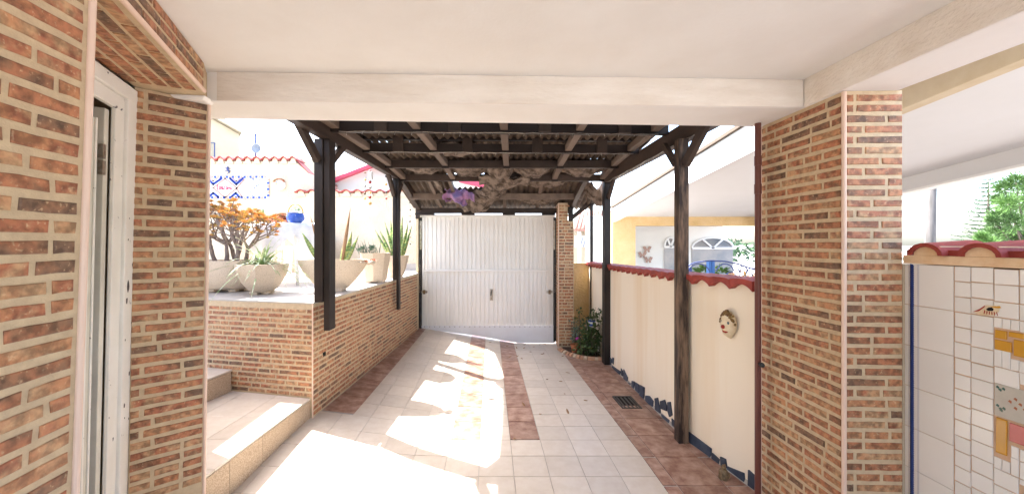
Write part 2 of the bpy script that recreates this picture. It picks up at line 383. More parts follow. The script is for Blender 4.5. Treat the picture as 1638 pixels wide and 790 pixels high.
# wedge of beige between the step corner and the first terracotta tile is covered by the grid; drain grate
dr = thing('drain_grate', 'black slotted drain grate set in the red floor tiles near the cream wall', 'drain', (1.07, 3.78, 0))
c0 = Vector((rx(1.175, 3.9), 3.97, 0)); zz = zf(1.1, 3.8) + .003
def dg(u, v): return (rx(1.15 + .20 * u, 3.72 + .30 * v), 3.66 + .30 * v)
m_ = MB()
for a, b, c, d in ((0, 1, 0, .07), (0, 1, .93, 1), (0, .1, .07, .93), (.9, 1, .07, .93)):
    m_.prism([dg(a, c), dg(b, c), dg(b, d), dg(a, d)], zz - .008, zz + .006)
build('frame', m_, M['black'], dr)
for i in range(4):
    m_ = MB(); a = .1 + i * .205 + .05; m_.prism([dg(a, .08), dg(a + .09, .08), dg(a + .09, .92), dg(a, .92)], zz - .006, zz + .003)
    build('slat', m_, M['black'], dr)
m_ = MB(); m_.prism([dg(.1, .07), dg(.9, .07), dg(.9, .93), dg(.1, .93)], zz - .002, zz - .0005); build('channel_shade_sheet', m_, M['dark'], dr)  # black sheet under the slats, shade of the depth painted on

# ---------------------------------------------------------------- bricks
BM = {}
def bmesh_(L, H, D, k):
    key = (round(L, 3), round(H, 4), k)
    if key in BM: return BM[key]
    r = random.Random(str(key)); nx = max(2, int(L / .05))
    out = [(-L / 2 + L * i / nx, -H / 2) for i in range(nx + 1)] + [(L / 2 - L * i / nx, H / 2) for i in range(nx + 1)]
    out = [(x + r.uniform(-1, 1) * .0018, z + r.uniform(-1, 1) * .0018) for x, z in out]
    n = len(out); c = .0028
    v = [(x, .003, z) for x, z in out] + [(x, -D + .002, z) for x, z in out] + [(x - math.copysign(c, x) * (1 if abs(x) > L * .4 else 0), -D, z - math.copysign(c, z)) for x, z in out]
    f = []
    for i in range(n):
        j = (i + 1) % n; f += [(i, j, n + j, n + i), (n + i, n + j, 2 * n + j, 2 * n + i)]
    f.append(tuple(2 * n + i for i in range(n)))
    me = bpy.data.meshes.new('brick'); me.from_pydata(v, [], f); me.materials.append(M['brick']); me.update()
    BM[key] = me; return me
class Bricks:
    """collects every brick of one thing; the nearest 300 become parts, the rest one joined part"""
    def __init__(s, par, cap=300): s.par = par; s.l = []; s.cap = cap
    def face(s, o, u, up, length, height, pitch=.0517, frac=.61, lens=(.20, .15, .24, .17, .11), D=.004, T=None, seed=1, skip=None, par=None, start=.0):
        r = random.Random(seed); o = Vector(o); u = Vector(u).normalized(); up = Vector(up).normalized()
        y = up.cross(u)                                     # into the wall
        H = pitch * frac; J = pitch * (1 - frac) * .8
        nrow = int(height / pitch)
        for i in range(nrow):
            z = (i + .5) * pitch; x = start; off = r.choice((0, .05, .09))
            first = True
            while x < length - .02:
                L = r.choice(lens)
                if first and off: L = off; first = False
                if x + L > length - .035: L = length - x
                L = min(L, length - x)
                L = round(max(.03, L - J), 2) if x + L < length - 1e-4 else round(L - .004, 3)
                c = o + u * (x + L / 2) + up * z
                if not (skip and skip(x + L / 2, z)):
                    m = Matrix((u, y, up)).transposed().to_4x4(); m.translation = c
                    if T: m = T @ m
                    s.l.append((m, L, H, D, r.randrange(3), par or s.par))
                x += L + J; first = False
    def done(s):
        s.l.sort(key=lambda b: (b[0].translation - Vector((0, 0, CAMZ))).length)
        for m, L, H, D, k, par in s.l[:s.cap]: place(bmesh_(L, H, D, k), 'brick', m, par)
        rest = s.l[s.cap:]
        if rest:
            mb = MB()
            for m, L, H, D, k, par in rest:
                me = bmesh_(L, H, D, k); b = len(mb.v)
                mb.v += [m @ v.co for v in me.vertices]; mb.f += [tuple(b + i for i in p.vertices) for p in me.polygons]
            stuff(build('far_bricks', mb, M['brick'], s.par))
def trimbar(par, x, y, z0, z1, r=.009, T=None):
    m_ = MB(); m_.tube([(x, y, z0), (x, y, z1)], r, 10); return build('corner_trim', m_, M['trim'], par, auto=True, T=T)

# ---------------------------------------------------------------- the house: porch ceiling, beams, brick walls, door
house = thing('house', 'porch of the near house with white ceiling, beams and brick clad doorway', 'house', (-1.2, 0, 0))
CEIL = 2.50
m_ = MB(); m_.prism([(-3.2, -3), (2.1, -3), (1.86, 2.36), (-2.15, 2.20), (-3.2, 2.1)], CEIL, CEIL + .25); build('ceiling', m_, M['plaster'], house)
def bfy(x): return lerp(1.935, 2.03, (x + 1.60) / 3.20)
def bby(x): return lerp(2.225, 2.362, (x + 1.60) / 3.20)
ZB = 2.348
m_ = MB(); m_.prism([(-2.2, bfy(-2.2)), (1.603, bfy(1.6)), (1.603, bby(1.6)), (-2.2, bby(-2.2))], ZB, CEIL + .02)
fb = build('front_beam', m_, M['plaster'], house, bevel=.006)
m_ = MB(); m_.prism([(-1.545, bfy(-1.545) - .006), (1.600, bfy(1.6) - .006), (1.600, bfy(1.6) - .0002), (-1.545, bfy(-1.545) - .0002)], ZB + .002, CEIL - .001)
build('beam_render', m_, M['render'], house)
def sbx(t): return 1.605 + .0593 * (2.03 - t)
m_ = MB(); m_.prism([(sbx(-3), -3), (sbx(-3) + .28, -3), (sbx(2.36) + .28, 2.365), (sbx(2.365), 2.365)], ZB + .003, CEIL + .02)
build('side_beam', m_, M['plaster'], house, bevel=.006)
m_ = MB(); m_.prism([(sbx(-3) - .005, -3), (sbx(-3) - .0002, -3), (sbx(2.03) - .0002, 2.02), (sbx(2.03) - .005, 2.02)], ZB + .005, CEIL - .001)
build('beam_render', m_, M['render'], house)
# left near wall (leans slightly), lintel, pier
def tilt(px_, deg): 
    c = Vector((px_, 1, 1.6)); return Matrix.Translation(c) @ Matrix.Rotation(R(deg), 4, 'Y') @ Matrix.Translation(-c)
T1 = tilt(-1.19, 2.0); T2 = tilt(-1.85, 1.4); T3 = tilt(-1.62, .8)
BK = Bricks(house, 300)
NW = [(-1.188, 1.017), (-1.102, .415), (-1.05, -3), (-2.4, -3), (-2.4, 1.25), (-1.50, 1.15)]
m_ = MB(); m_.prism(NW, -.3, 2.52)
nwall = build('wall', m_, M['mortar'], house, T=T1)
d = Vector((-1.188 + 1.102, 1.017 - .415, 0)); BK.face((-1.102, .415, .48), d, (0, 0, 1), d.length - .014, 2.05, lens=(.25, .20, .30, .16, .22), T=T1, seed=3, par=nwall)
trimbar(house, -1.186, 1.022, 0, 2.50, .0085, T1)
LT = [(-1.13, .967), (-1.53, 1.83), (-1.60, 1.93), (-1.60, 1.99), (-1.83, 1.80), (-1.50, 1.10)]
m_ = MB(); m_.prism(LT, 2.357, 2.497)
lint = build('lintel', m_, M['mortar'], house)
d = Vector((-.40, .863, 0)).normalized(); nin = Vector((-d.y, d.x, 0))
BK.face(Vector((-1.13, .967, 2.366)), d, (0, 0, 1), .94, .134, pitch=.044, frac=.72, seed=5, par=lint)
# soffit: rows run along the lintel, the face looks down
BK.face(Vector((-1.53, 1.83, 2.357)) + nin * .022, -d, nin, .95, .345, pitch=.055, frac=.74, seed=8, par=lint,
        skip=lambda x, z: z > .335)
trm = MB(); trm.tube([(-1.128, .967, 2.358), (-1.528, 1.832, 2.358)], .0095, 10); build('corner_trim', trm, M['trim'], house, auto=True)
PR = [(-1.83, 1.78), (-1.622, 1.965), (-1.75, 2.12), (-2.3, 2.2), (-2.3, 1.9)]
m_ = MB(); m_.prism(PR, -.3, 2.352)
pier = build('pier', m_, M['mortar'], house, T=T3)
d = Vector((.208, .185, 0)); BK.face((-1.83, 1.78, .33), d, (0, 0, 1), d.length - .008, 2.02, lens=(.20, .15, .24, .11), T=T3, seed=11, par=pier)
trimbar(house, -1.624, 1.966, 0, 2.345, .008, T3)
BK.done()
m_ = MB(); m_.hexa([(-1.72, 1.87, 2.338), (-1.585, 1.89, 2.338), (-1.60, 1.97, 2.338), (-1.64, 1.985, 2.338)], [(-1.74, 1.86, 2.3565), (-1.565, 1.88, 2.3565), (-1.585, 1.97, 2.3565), (-1.64, 1.985, 2.3565)]); build('plaster_patch', m_, M['plaster'], house, bevel=.006)
# doorway
def dp(t, off=0):   # point on the door plane; off towards the porch
    n = Vector((.904, .428)); return (-.988 - .473 * t + n.x * off, t + n.y * off)
def dbar(t0, t1, o0, o1, z0, z1):
    m = MB(); m.prism([dp(t0, o0), dp(t1, o0), dp(t1, o1), dp(t0, o1)], z0, z1); return m
df = build('door_frame', dbar(1.712, 1.790, -.06, .002, -.1, 2.335), M['frame'], house, T=T2, bevel=.004)
build('frame_step', dbar(1.642, 1.711, -.026, -.010, -.1, 2.262), M['frame'], df, T=T2, bevel=.004)
build('frame_head', dbar(1.0, 1.7895, -.06, .003, 2.272, 2.337), M['frame'], df, T=T2, bevel=.004)
build('frame_step', dbar(1.0, 1.70, -.030, -.008, 2.205, 2.270), M['frame'], df, T=T2, bevel=.004)
dl = build('door', dbar(1.609, 1.640, -.085, -.030, -.1, 2.19), M['door'], house, T=T2, bevel=.003)
for z in (2.0, 1.93): build('hinge', dbar(1.590, 1.612, -.040, -.024, z - .03, z + .03), M['steel'], dl, T=T2)
dl2 = build('door', dbar(1.30, 1.570, -.085, -.032, -.1, 2.13), M['door'], house, T=T2, bevel=.004)
for t_ in (1.548, 1.51, 1.47): build('door_moulding', dbar(t_, t_ + .010, -.032, -.026, -.1, 2.13), M['frame'], dl2, T=T2, bevel=.002)
for t_, z, w_, h_ in ((1.742, 1.40, .022, .052), (1.735, 1.335, .016, .03), (1.775, 1.50, .008, .02), (1.78, 1.22, .008, .014), (1.73, 1.15, .006, .01), (1.77, .98, .01, .022), (1.735, .84, .012, .026), (1.74, .78, .005, .008), (1.775, .76, .005, .01), (1.735, 1.62, .006, .012), (1.74, 1.72, .005, .008)):
    k_ = [(math.cos(i * math.pi / 4) * w_ * rnd.uniform(.35, .6), math.sin(i * math.pi / 4) * h_ * rnd.uniform(.35, .6)) for i in range(8)]
    a = MB(); a.plate([Vector((*dp(t_ + u, .0022), z + v)) for u, v in k_], (.904, .428, 0), .0008); build('paint_chip', a, M['black'], df, T=T2)
m_ = MB(); m_.prism([dp(1.0, -.45), dp(1.9, -.45), dp(1.9, -.40), dp(1.0, -.40)], -.1, 2.33); build('painted_room_dark', m_, M['dark'], house)  # black panel, darkness of the unlit room put into its colour
# unseen wing added left of the steps, sized to shade them
wing = thing('unseen_shade_wing', 'unseen cream block added to shade the steps', 'house', (-4, 4, 0))
m_ = MB(); m_.prism([(-3.51, 3.02), (-3.56, 4.21), (-5.5, 4.3), (-5.5, 3.0)], -.3, 2.88); build('wall', m_, M['stucco'], wing)
m_ = MB(); m_.prism([(-2.62, 2.67), (-3.2, 2.70), (-3.2, -3), (-2.3, -3), (-2.3, 1.9)], -.3, 2.75); build('wall', m_, M['plaster'], house)  # unseen rear house wall, corner extended to cast shade on step and floor

# ---------------------------------------------------------------- right brick pillar
pil = thing('brick_pillar', 'square brick clad pillar with pink corner trim right of the driveway', 'pillar', (1.75, 2.0, 0))
pa, pb, pc = Vector((1.634, 1.815, 0)), Vector((1.600, 2.36, 0)), Vector((1.911, 1.807, 0))
m_ = MB(); m_.prism([pa[:2], pc[:2], (1.89, 2.36), pb[:2]], -.1, ZB + .002); core = build('core', m_, M['mortar'], pil)
BP = Bricks(pil, 300)
d = pa - pb; BP.face(pb + Vector((0, 0, .015)), d, (0, 0, 1), d.length - .012, 2.33, lens=(.21, .16, .24, .12), seed=21, par=core)
d = pc - pa; BP.face(pa + d.normalized() * .014 + Vector((0, 0, .015)), d, (0, 0, 1), d.length - .012, 2.33, lens=(.17, .20, .13), seed=22, par=core)
BP.done()
trimbar(pil, 1.634, 1.815, 0, ZB - .001, .0105); trimbar(pil, 1.598, 2.362, 0, ZB - .001, .006)
# downpipe with knob
dpipe = thing('downpipe', 'dark brown downpipe on the left edge of the brick pillar', 'pipe', (1.527, 2.30, 0))
m_ = MB(); m_.tube([(1.530, 2.295, 0), (1.530, 2.295, 2.35)], .0175, 14); build('pipe', m_, M['pipe'], dpipe, auto=True)
for z in (2.115, 1.94):
    m_ = MB(); m_.tube([(1.530, 2.295, z - .03), (1.530, 2.295, z + .03)], .0205, 14); build('collar', m_, M['pipe'], dpipe, auto=True)
m_ = MB(); m_.tube([(1.53, 2.28, .86), (1.528, 2.262, .86)], .010, 10); m_.ball((1.528, 2.255, .86), .016); build('knob', m_, M['black'], dpipe, auto=True)

# ---------------------------------------------------------------- tiled garden wall on the right
def wx(t): return 1.926 + .0593 * (1.81 - t)
tw = thing('tiled_wall', 'garden wall covered in white mosaic tiles right of the pillar', 'wall', (2.0, 1.3, 0))
m_ = MB(); m_.prism([(wx(1.805), 1.805), (wx(-1.2), -1.2), (wx(-1.2) + .16, -1.2), (wx(1.805) + .16, 1.805)][::-1], -.3, 1.50); wallb = build('wall', m_, M['tgrout'], tw)
m_ = MB(); m_.prism([(wx(1.805) - .012, 1.805), (wx(-1.2) - .012, -1.2), (wx(-1.2) + .17, -1.2), (wx(1.805) + .17, 1.805)][::-1], 1.506, 1.545); build('cap', m_, M['capr'], tw)
m_ = MB(); m_.prism([(1.90, 2.36), (1.914, 1.806), (2.08, 1.806), (2.08, 2.36)], -.3, 1.50); build('rear_wall', m_, M['stucco'], tw)
m_ = MB(); m_.tube([(wx(1.80) + .006, 1.802, 0), (wx(1.80) + .006, 1.802, 1.5)], .009, 6); build('mortar_edge', m_, M['mortar'], tw)
def wt(s0, s1, z0, z1, m, name='tile', j=.0020, D=.005, jit=.0012):
    def c(s, z): 
        s += rnd.uniform(-jit, jit); z += rnd.uniform(-jit, jit); t = 1.81 - s; return Vector((wx(t), t, z))
    q = [c(s0 + j, z0 + j), c(s1 - j, z0 + j), c(s1 - j, z1 - j), c(s0 + j, z1 - j)]
    mb = MB(); n = Vector((-1, -.0593, 0)).normalized(); cc = sum(q, Vector()) / 4
    a = [p + n * (D - .0012) for p in q]; b_ = [cc + (p - cc) * (1 - .0015 / (abs(s1 - s0) / 2)) + n * D for p in q]
    mb.v = q + a + b_
    for i in range(4):
        k = (i + 1) % 4; mb.f += [(i, k, 4 + k, 4 + i), (4 + i, 4 + k, 8 + k, 8 + i)]
    mb.f.append((8, 9, 10, 11)); return build(name, mb, m, tw)
def wp(s, z, off): t = 1.81 - s; return Vector((wx(t) - off, t, z))
for i in range(8):
    z1 = 1.503 - i * .1965; wt(.004, .194, z1 - .1965, z1, M['tile'], j=.0012, jit=.0004)
rope = MB()
for i in range(150):
    z = 1.50 - i * .0105; rope.tube([wp(.030, z + .003, .0054), wp(.037, z - .003, .0060), wp(.044, z - .012, .0054)], [.0025, .0062, .0025], 5)
stuff(build('rope_border', rope, M['blue'], tw))
m_ = MB()
for s_ in (.023, .060, .064): m_.plate([wp(s_, 0, .0051), wp(s_ + .0012, 0, .0051), wp(s_ + .0012, 1.5, .0051), wp(s_, 1.5, .0051)], (-1, 0, 0), .0004)
build('thin_line', m_, M['thinblue'], tw)
special = [(.325, .362, 1.222, 1.258, M['mustard']), (.364, .41, 1.236, 1.26, M['mustard']), (.325, .375, 1.175, 1.219, M['mustard']), (.377, .43, 1.165, 1.232, M['mustard']),
           (.323, .46, .912, 1.045, M['stonetile']), (.328, .362, .765, .908, M['mustard']), (.366, .46, .83, .905, M['rose']), (.41, .46, .585, .68, M['green'])]
def hit(a, b, c, d):
    return any(min(b, q[1]) - max(a, q[0]) > .004 and min(d, q[3]) - max(c, q[2]) > .004 for q in special)
for q in special: wt(*q, j=.002)
cols = [.197, .253, .323, .395, .46, .53, .60]
z = 1.503; i = 0
for ci in range(len(cols) - 1):
    z = 1.503 + (.0 if ci < 1 else rnd.uniform(-.003, .003)); 
    while z > -.03:
        h = .0655 + rnd.uniform(-.002, .004); a, b = cols[ci], cols[ci + 1]
        if not hit(a, b, z - h, z): wt(a, b, z - h, z, M['tile'])
        else:                                        # cut pieces fitted round the inserts
            cells = [(lerp(a, b, i_ / 3), lerp(a, b, (i_ + 1) / 3), z - h + h * j_ / 3, z - h + h * (j_ + 1) / 3) for i_ in range(3) for j_ in range(3)]
            free = [c_ for c_ in cells if not hit(*c_)]
            for i_ in range(3):
                run = [c_ for c_ in free if abs(c_[0] - lerp(a, b, i_ / 3)) < 1e-6]
                if run: wt(run[0][0], run[0][1], min(c_[2] for c_ in run), max(c_[3] for c_ in run) if len(run) < 3 or True else 0, M['tile'], j=.0012)
        z -= h
# fish shaped eye insert
def wplate(pts, off, th, m, name, par=tw):
    mb = MB(); mb.plate([wp(s, z, off) for s, z in pts], (-1, -.06, 0), th); return build(name, mb, m, par)
eyep = wplate([(.265, 1.315), (.285, 1.33), (.305, 1.35), (.33, 1.352), (.343, 1.343), (.34, 1.33), (.325, 1.313), (.30, 1.308), (.28, 1.307)], .0055, .004, M['clay'], 'eye_tile')
wplate([(.305, 1.333), (.312, 1.342), (.322, 1.345), (.328, 1.338), (.325, 1.330), (.312, 1.328)], .0096, .001, M['dark'], 'pupil')
wplate([(.318, 1.346), (.345, 1.354), (.350, 1.346), (.335, 1.343)], .0096, .001, M['mustard'], 'brow')
wplate([(.262, 1.314), (.285, 1.331), (.303, 1.350), (.300, 1.341), (.283, 1.322)], .0096, .001, M['nose'], 'brow')
for k in range(6):
    s_ = .300 + k * .007; wplate([(s_, 1.326 - abs(k - 2.5) * -.0015), (s_ + .003, 1.326), (s_ + .002 + (k - 2) * .001, 1.314), (s_ + (k - 2) * .001, 1.314)], .0096, .001, M['nose'], 'lash')
r2 = random.Random(4)
for cx_, cz, mm in ((.335, 1.028, M['green']), (.342, 1.02, M['green']), (.352, 1.027, M['green']), (.335, .955, M['green']), (.343, .945, M['green']), (.353, .95, M['green']), (.345, .94, M['green']),
                    (.385, 1.0, M['terra']), (.398, .985, M['terra']), (.385, .965, M['terra']), (.370, .985, M['terra']), (.41, .97, M['terra'])):
    w_ = .009; wplate([(cx_ - w_ / 2, cz), (cx_, cz + .007), (cx_ + w_ * .7, cz + .003), (cx_ + w_ / 2, cz - .006)], .0052, .0006, mm, 'painted_leaf')
# barrel tile coping
def barrel(par, c, ax, side, rad_w, rad_h, L, th, m, slope=.0, name='coping_tile', n=9):
    c = Vector(c); ax = Vector(ax).normalized(); side = Vector(side).normalized(); mb = MB()
    for e in (0, 1):
        for r_ in (1, 1 - th / rad_h):
            for k in range(n + 1):
                w = math.pi * k / n; mb.v.append(c + ax * L * e + side * math.cos(w) * rad_w * (r_ if r_ == 1 else 1 - th / rad_w) + Vector((0, 0, math.sin(w) * rad_h * r_ + slope * e)))
    q = n + 1
    for k in range(n):
        mb.f += [(k, k + 1, 2 * q + k + 1, 2 * q + k), (q + k + 1, q + k, 3 * q + k, 3 * q + k + 1), (k + 1, k, q + k, q + k + 1), (2 * q + k, 2 * q + k + 1, 3 * q + k + 1, 3 * q + k)]
    mb.f += [(0, 2 * q, 3 * q, q), (n, q + n, 3 * q + n, 2 * q + n)]
    return build(name, mb, m, par, auto=True)
for i in range(12):
    t = 1.705 - i * .19
    barrel(tw, (wx(t) - .03, t, 1.546), (1, .059, .06), (0, 1, 0), .074, .058, .24, .018, M['red'])
    m_ = MB(); m_.prism([(wx(t) - .015, t - .055), (wx(t) + .15, t - .055), (wx(t) + .15, t + .055), (wx(t) - .015, t + .055)], 1.546, 1.590); build('mortar_fill', m_, M['capr'], tw)
m_ = MB(); m_.prism([(wx(1.8) - .0, 1.80), (wx(-.6) - .0, -.6), (wx(-.6) + .2, -.6), (wx(1.8) + .2, 1.80)][::-1], 1.5461, 1.572); build('coping_bed', m_, M['red'], tw)

# ---------------------------------------------------------------- cream boundary wall (fence) with scalloped coping and slate plinth
fw = thing('boundary_wall', 'low cream rendered wall with scalloped red coping along the driveway', 'wall', (1.55, 4.4, 0))
m_ = MB(); TA, TB = 2.37, 6.52
ztop = lambda t: lerp(1.335, 1.245, (t - 2.37) / 4.15)
n_ = len(FP); m_.v = [Vector((x + o, t, z if z else ztop(t))) for o, z in ((0, -.5), (0, 0), (.14, 0), (.14, -.5)) for t, x in FP]
for j in range(4):
    for i in range(n_ - 1): m_.f.append((j * n_ + i + 1, j * n_ + i, (j + 1) % 4 * n_ + i, (j + 1) % 4 * n_ + i + 1))
m_.f += [(0, n_, 2 * n_, 3 * n_), (n_ - 1, 4 * n_ - 1, 3 * n_ - 1, 2 * n_ - 1)]
build('render', m_, M['fence'], fw)
t = TA
while t < TB - .1:
    w_ = .178; zt = lerp(1.328, 1.238, (t - TA) / (TB - TA)); mb = MB(); n = 8; jz = rnd.uniform(-.003, .003)
    for e, (dx, dz) in enumerate(((-.045, 0), (.05, .014), (.16, .0))):
        for k in range(n + 1):
            s_ = k / n; tt = t + w_ * s_; h = .042 * (math.sin(math.pi * s_) ** .8) if 0 < s_ < 1 else 0
            x = fx(tt) + dx
            mb.v += [Vector((x, tt, zt + h * (1 - e * .1) + dz * (.4 + .6 * (1 - h / .042)) - .035 + jz)), Vector((x, tt, zt + .052 + dz - .02 + jz + h * .25))]
    q = 2 * (n + 1)
    for e in range(2):
        for k in range(n):
            a = e * q + 2 * k; mb.f += [(a, a + 2, a + q + 2, a + q), (a + 3, a + 1, a + q + 1, a + q + 3)]
    for k in range(n): a = 2 * k; mb.f.append((a + 2, a, a + 1, a + 3)); a += 2 * q; mb.f.append((a, a + 2, a + 3, a + 1))
    mb.f += [(0, q, q + 1, 1), (q, 2 * q, 2 * q + 1, q + 1), (2 * n, 2 * n + 1, q + 2 * n + 1, q + 2 * n), (q + 2 * n, q + 2 * n + 1, 2 * q + 2 * n + 1, 2 * q + 2 * n)]
    build('coping_tile', mb, M['red'], fw); t += .18
def fpt(px, py):
    a = (px - CX) / F; t = 4.0
    for _ in range(60): t = t * .5 + .5 * fx(t) / a
    return Vector((fx(t), t, CAMZ + (CY - py) / F * t))
SL1 = [[(15, 30), (25, 45), (45, 70), (38, 125), (15, 105)], [(50, 55), (62, 60), (58, 112), (46, 95)], [(50, 122), (115, 165), (112, 192), (50, 148)], [(118, 140), (132, 160), (134, 205), (120, 195)],
       [(140, 148), (172, 215), (170, 245), (140, 228)], [(205, 240), (225, 245), (222, 310), (203, 295)], [(230, 250), (262, 270), (262, 350), (232, 325)], [(270, 272), (305, 292), (302, 395), (268, 370)],
       [(175, 250), (195, 262), (198, 290), (175, 270)], [(315, 355), (345, 360), (375, 400), (372, 445), (315, 408)], [(385, 378), (410, 372), (430, 470), (432, 500), (390, 470)],
       [(428, 400), (465, 388), (482, 440), (480, 480), (430, 460)], [(490, 408), (510, 405), (525, 510), (505, 525), (492, 480)], [(440, 500), (500, 550), (500, 575), (445, 530)], [(520, 535), (545, 560), (545, 610), (522, 590)]]
SL2 = [[(533, 550), (620, 615), (618, 660), (535, 590)], [(622, 630), (650, 655), (655, 700), (622, 668)], [(655, 645), (675, 655), (680, 690), (660, 690)], [(680, 682), (745, 708), (750, 765), (685, 725)], [(762, 695), (806, 735), (806, 800), (760, 775)], [(510, 520), (530, 545), (530, 585), (510, 565)]]
for S, ox, oy, k in ((SL1, 970, 560, .2025), (SL2, 880, 460, .4177)):
    for q in S:
        pts = [fpt(ox + u * k, oy + v * k) for u, v in q]
        m_ = MB(); m_.plate([p + Vector((.004, 0, 0)) for p in pts], (-1, -.045, 0), .016 + rnd.uniform(-.003, .003)); build('slate', m_, M['slate'], fw, bevel=.003)
m_ = MB(); m_.grid(lambda u, v: (fx(lerp(TA, 6.3, u)) - .012 * v, lerp(TA, 6.3, u), zf(1.5, lerp(TA, 6.3, u)) + (1 - v) * .03), 40, 1); build('skirting_mortar', m_, M['grout'], fw)
# rough ochre end wall beside the gate pier
ew = MB(); ew.prism([(1.02, 6.50), (1.36, 6.50), (1.36, 6.62), (1.02, 6.62)], -.5, 1.265)
tag(build('end_wall', ew, M['ochre'], None), 'low rough ochre stucco wall behind the corner plants', 'wall')

# clown mask, brass figurine
def figure_mask():
    r = thing('clown_mask', 'painted clay clown face hanging on the cream wall', 'wall mask', (fx(2.62), 2.62, .9))
    c = Vector((fx(2.59) - .012, 2.59, 1.035))
    ax = Vector((-.231, 1, 0)).normalized(); n = Vector((-1, -.45, 0)).normalized()
    def q(u, v, w): return c + ax * u + Vector((0, 0, v)) + n * w     # u<0 is towards the camera
    mb = MB()
    def shell(a, b):
        th = a * 2 * math.pi; rr = b; h = .095 * (1 - .18 * (math.sin(th) < 0) * 0); w = .066 * (1 - .22 * max(0, -math.sin(th)))
        return q(math.cos(th) * rr * w, math.sin(th) * rr * h, .052 * math.sqrt(max(0, 1 - rr * rr)) + .004 * math.exp(-((rr - .35) ** 2) / .02))
    mb.grid(shell, 20, 7); build('face', mb, M['clay'], r, smooth=True, solid=.004)
    mb = MB()
    for k in range(46):
        a = R(rnd.uniform(5, 175)); rr = rnd.uniform(.72, 1.0); mb.ball(q(math.cos(a) * rr * .066, math.sin(a) * rr * .095 + .002, .046 * math.sqrt(max(.02, 1 - rr * rr)) + .004), .010, 6, 4, jit=.15)
    build('hair', mb, M['hair'], r, smooth=True)
    for u in (.027, -.024):
        e = MB(); e.ball(q(u, .018, .043), .0145, 10, 6, (.6, 1, 1)); build('eye', e, M['eye'], r, smooth=True)
    e = MB(); e.ball(q(.006, -.012, .058), .0145, 10, 6); build('nose', e, M['nose'], r, smooth=True)
    e = MB(); e.tube([q(.024, -.038, .040), q(.008, -.045, .048), q(-.010, -.046, .048), q(-.023, -.041, .041)], [.004, .008, .008, .004], 8); build('mouth', e, M['nose'], r, smooth=True)
figure_mask()
fg = thing('brass_figurine', 'tiny aged brass figurine sitting on the floor against the slate plinth', 'figurine', (1.445, 2.52, 0))
m_ = MB(); m_.lathe((1.445, 2.52, .0), [(.032, 0), (.035, .012), (.024, .02), (.03, .035), (.026, .055), (.014, .066)], 12, jit=.001); build('body', m_, M['bronze'], fg, smooth=True)
m_ = MB(); m_.ball((1.443, 2.515, .078), .0165, 10, 6); m_.ball((1.437, 2.512, .094), .007, 6, 4); m_.ball((1.45, 2.515, .094), .007, 6, 4); build('head', m_, M['bronze'], fg, smooth=True)
m_ = MB(); m_.tube([(1.42, 2.50, .05), (1.415, 2.49, .03), (1.43, 2.485, .02)], .006, 6); m_.tube([(1.468, 2.50, .05), (1.47, 2.49, .03), (1.455, 2.485, .02)], .006, 6); build('arm', m_, M['bronze'], fg, smooth=True)

# ---------------------------------------------------------------- raised terrace with brick clad walls, and the two steps
TZ = 1.098
ter = thing('raised_terrace', 'raised terrace with brick clad walls left of the driveway', 'terrace', (-2.5, 4.5, 0))
cA, cB, cC = Vector((-2.82, 3.385, 0)), Vector((-1.703, 3.15, 0)), Vector((-1.62, 6.30, 0))
m_ = MB(); m_.prism([(cA.x, cA.y), (cB.x, cB.y), (cC.x, cC.y), (-1.62, 7.2), (-8, 7.2), (-8, 4.35), (-3.5, 4.30)], -.5, TZ - .014); tcore = build('core', m_, M['mortar'], ter)
BT = Bricks(ter, 300)
d = cB - cA; BT.face(cA + Vector((0, 0, .285)), d, (0, 0, 1), d.length - .006, .80, pitch=.0446, frac=.62, lens=(.18, .12, .20, .15, .09), seed=31, par=tcore)
d = cC - cB; BT.face(cB + d.normalized() * .008 + Vector((0, 0, .125)), d, (0, 0, 1), d.length - .02, .965, pitch=.0446, frac=.62, lens=(.18, .13, .20, .15, .09), seed=32, par=tcore)
BT.done()
m_ = MB(); m_.prism([(cA.x, cA.y - .004), (cB.x + .004, cB.y - .004), (cC.x + .004, cC.y), (-1.616, 7.2), (-8, 7.2), (-8, 4.35), (-3.5, 4.30)], TZ - .0135, TZ); build('paving', m_, M['terrace'], ter)
trimbar(ter, cB.x + .001, cB.y - .001, .1, TZ - .001, .005)
m_ = MB(); m_.prism([(-1.699, 3.31), (-1.691, 3.31), (-1.691, 3.35), (-1.699, 3.35)], .59, .625); build('drain_hole_shade', m_, M['dark'], ter)  # solid piece, nothing is cut; the opening's inner shade is its black colour
m_ = MB(); m_.prism([(-2.3, 7.05), (-1.62, 7.05), (-1.62, 7.2), (-2.3, 7.2)], TZ, TZ + .12); build('kerb', m_, M['grout'], ter)
stp = thing('garden_steps', 'two tiled steps with stone risers leading to the terrace', 'steps', (-2.2, 2.8, 0))
S1, S2 = .281, .470
def poly_off(p, z0, z1, m, name): a = MB(); a.prism(p, z0, z1); return build(name, a, m, stp)
poly_off([(-1.735, 3.156), (-1.758, 1.95), (-3.3, 2.2), (-3.3, 3.5), (-2.5, 3.32)][::-1], -.3, S1 - .016, M['grout'], 'core')
poly_off([(-2.53, 3.33), (-2.568, 3.05), (-2.66, 2.25), (-3.3, 2.3), (-3.3, 3.5)][::-1], S1 - .015, S2 - .016, M['grout'], 'core')
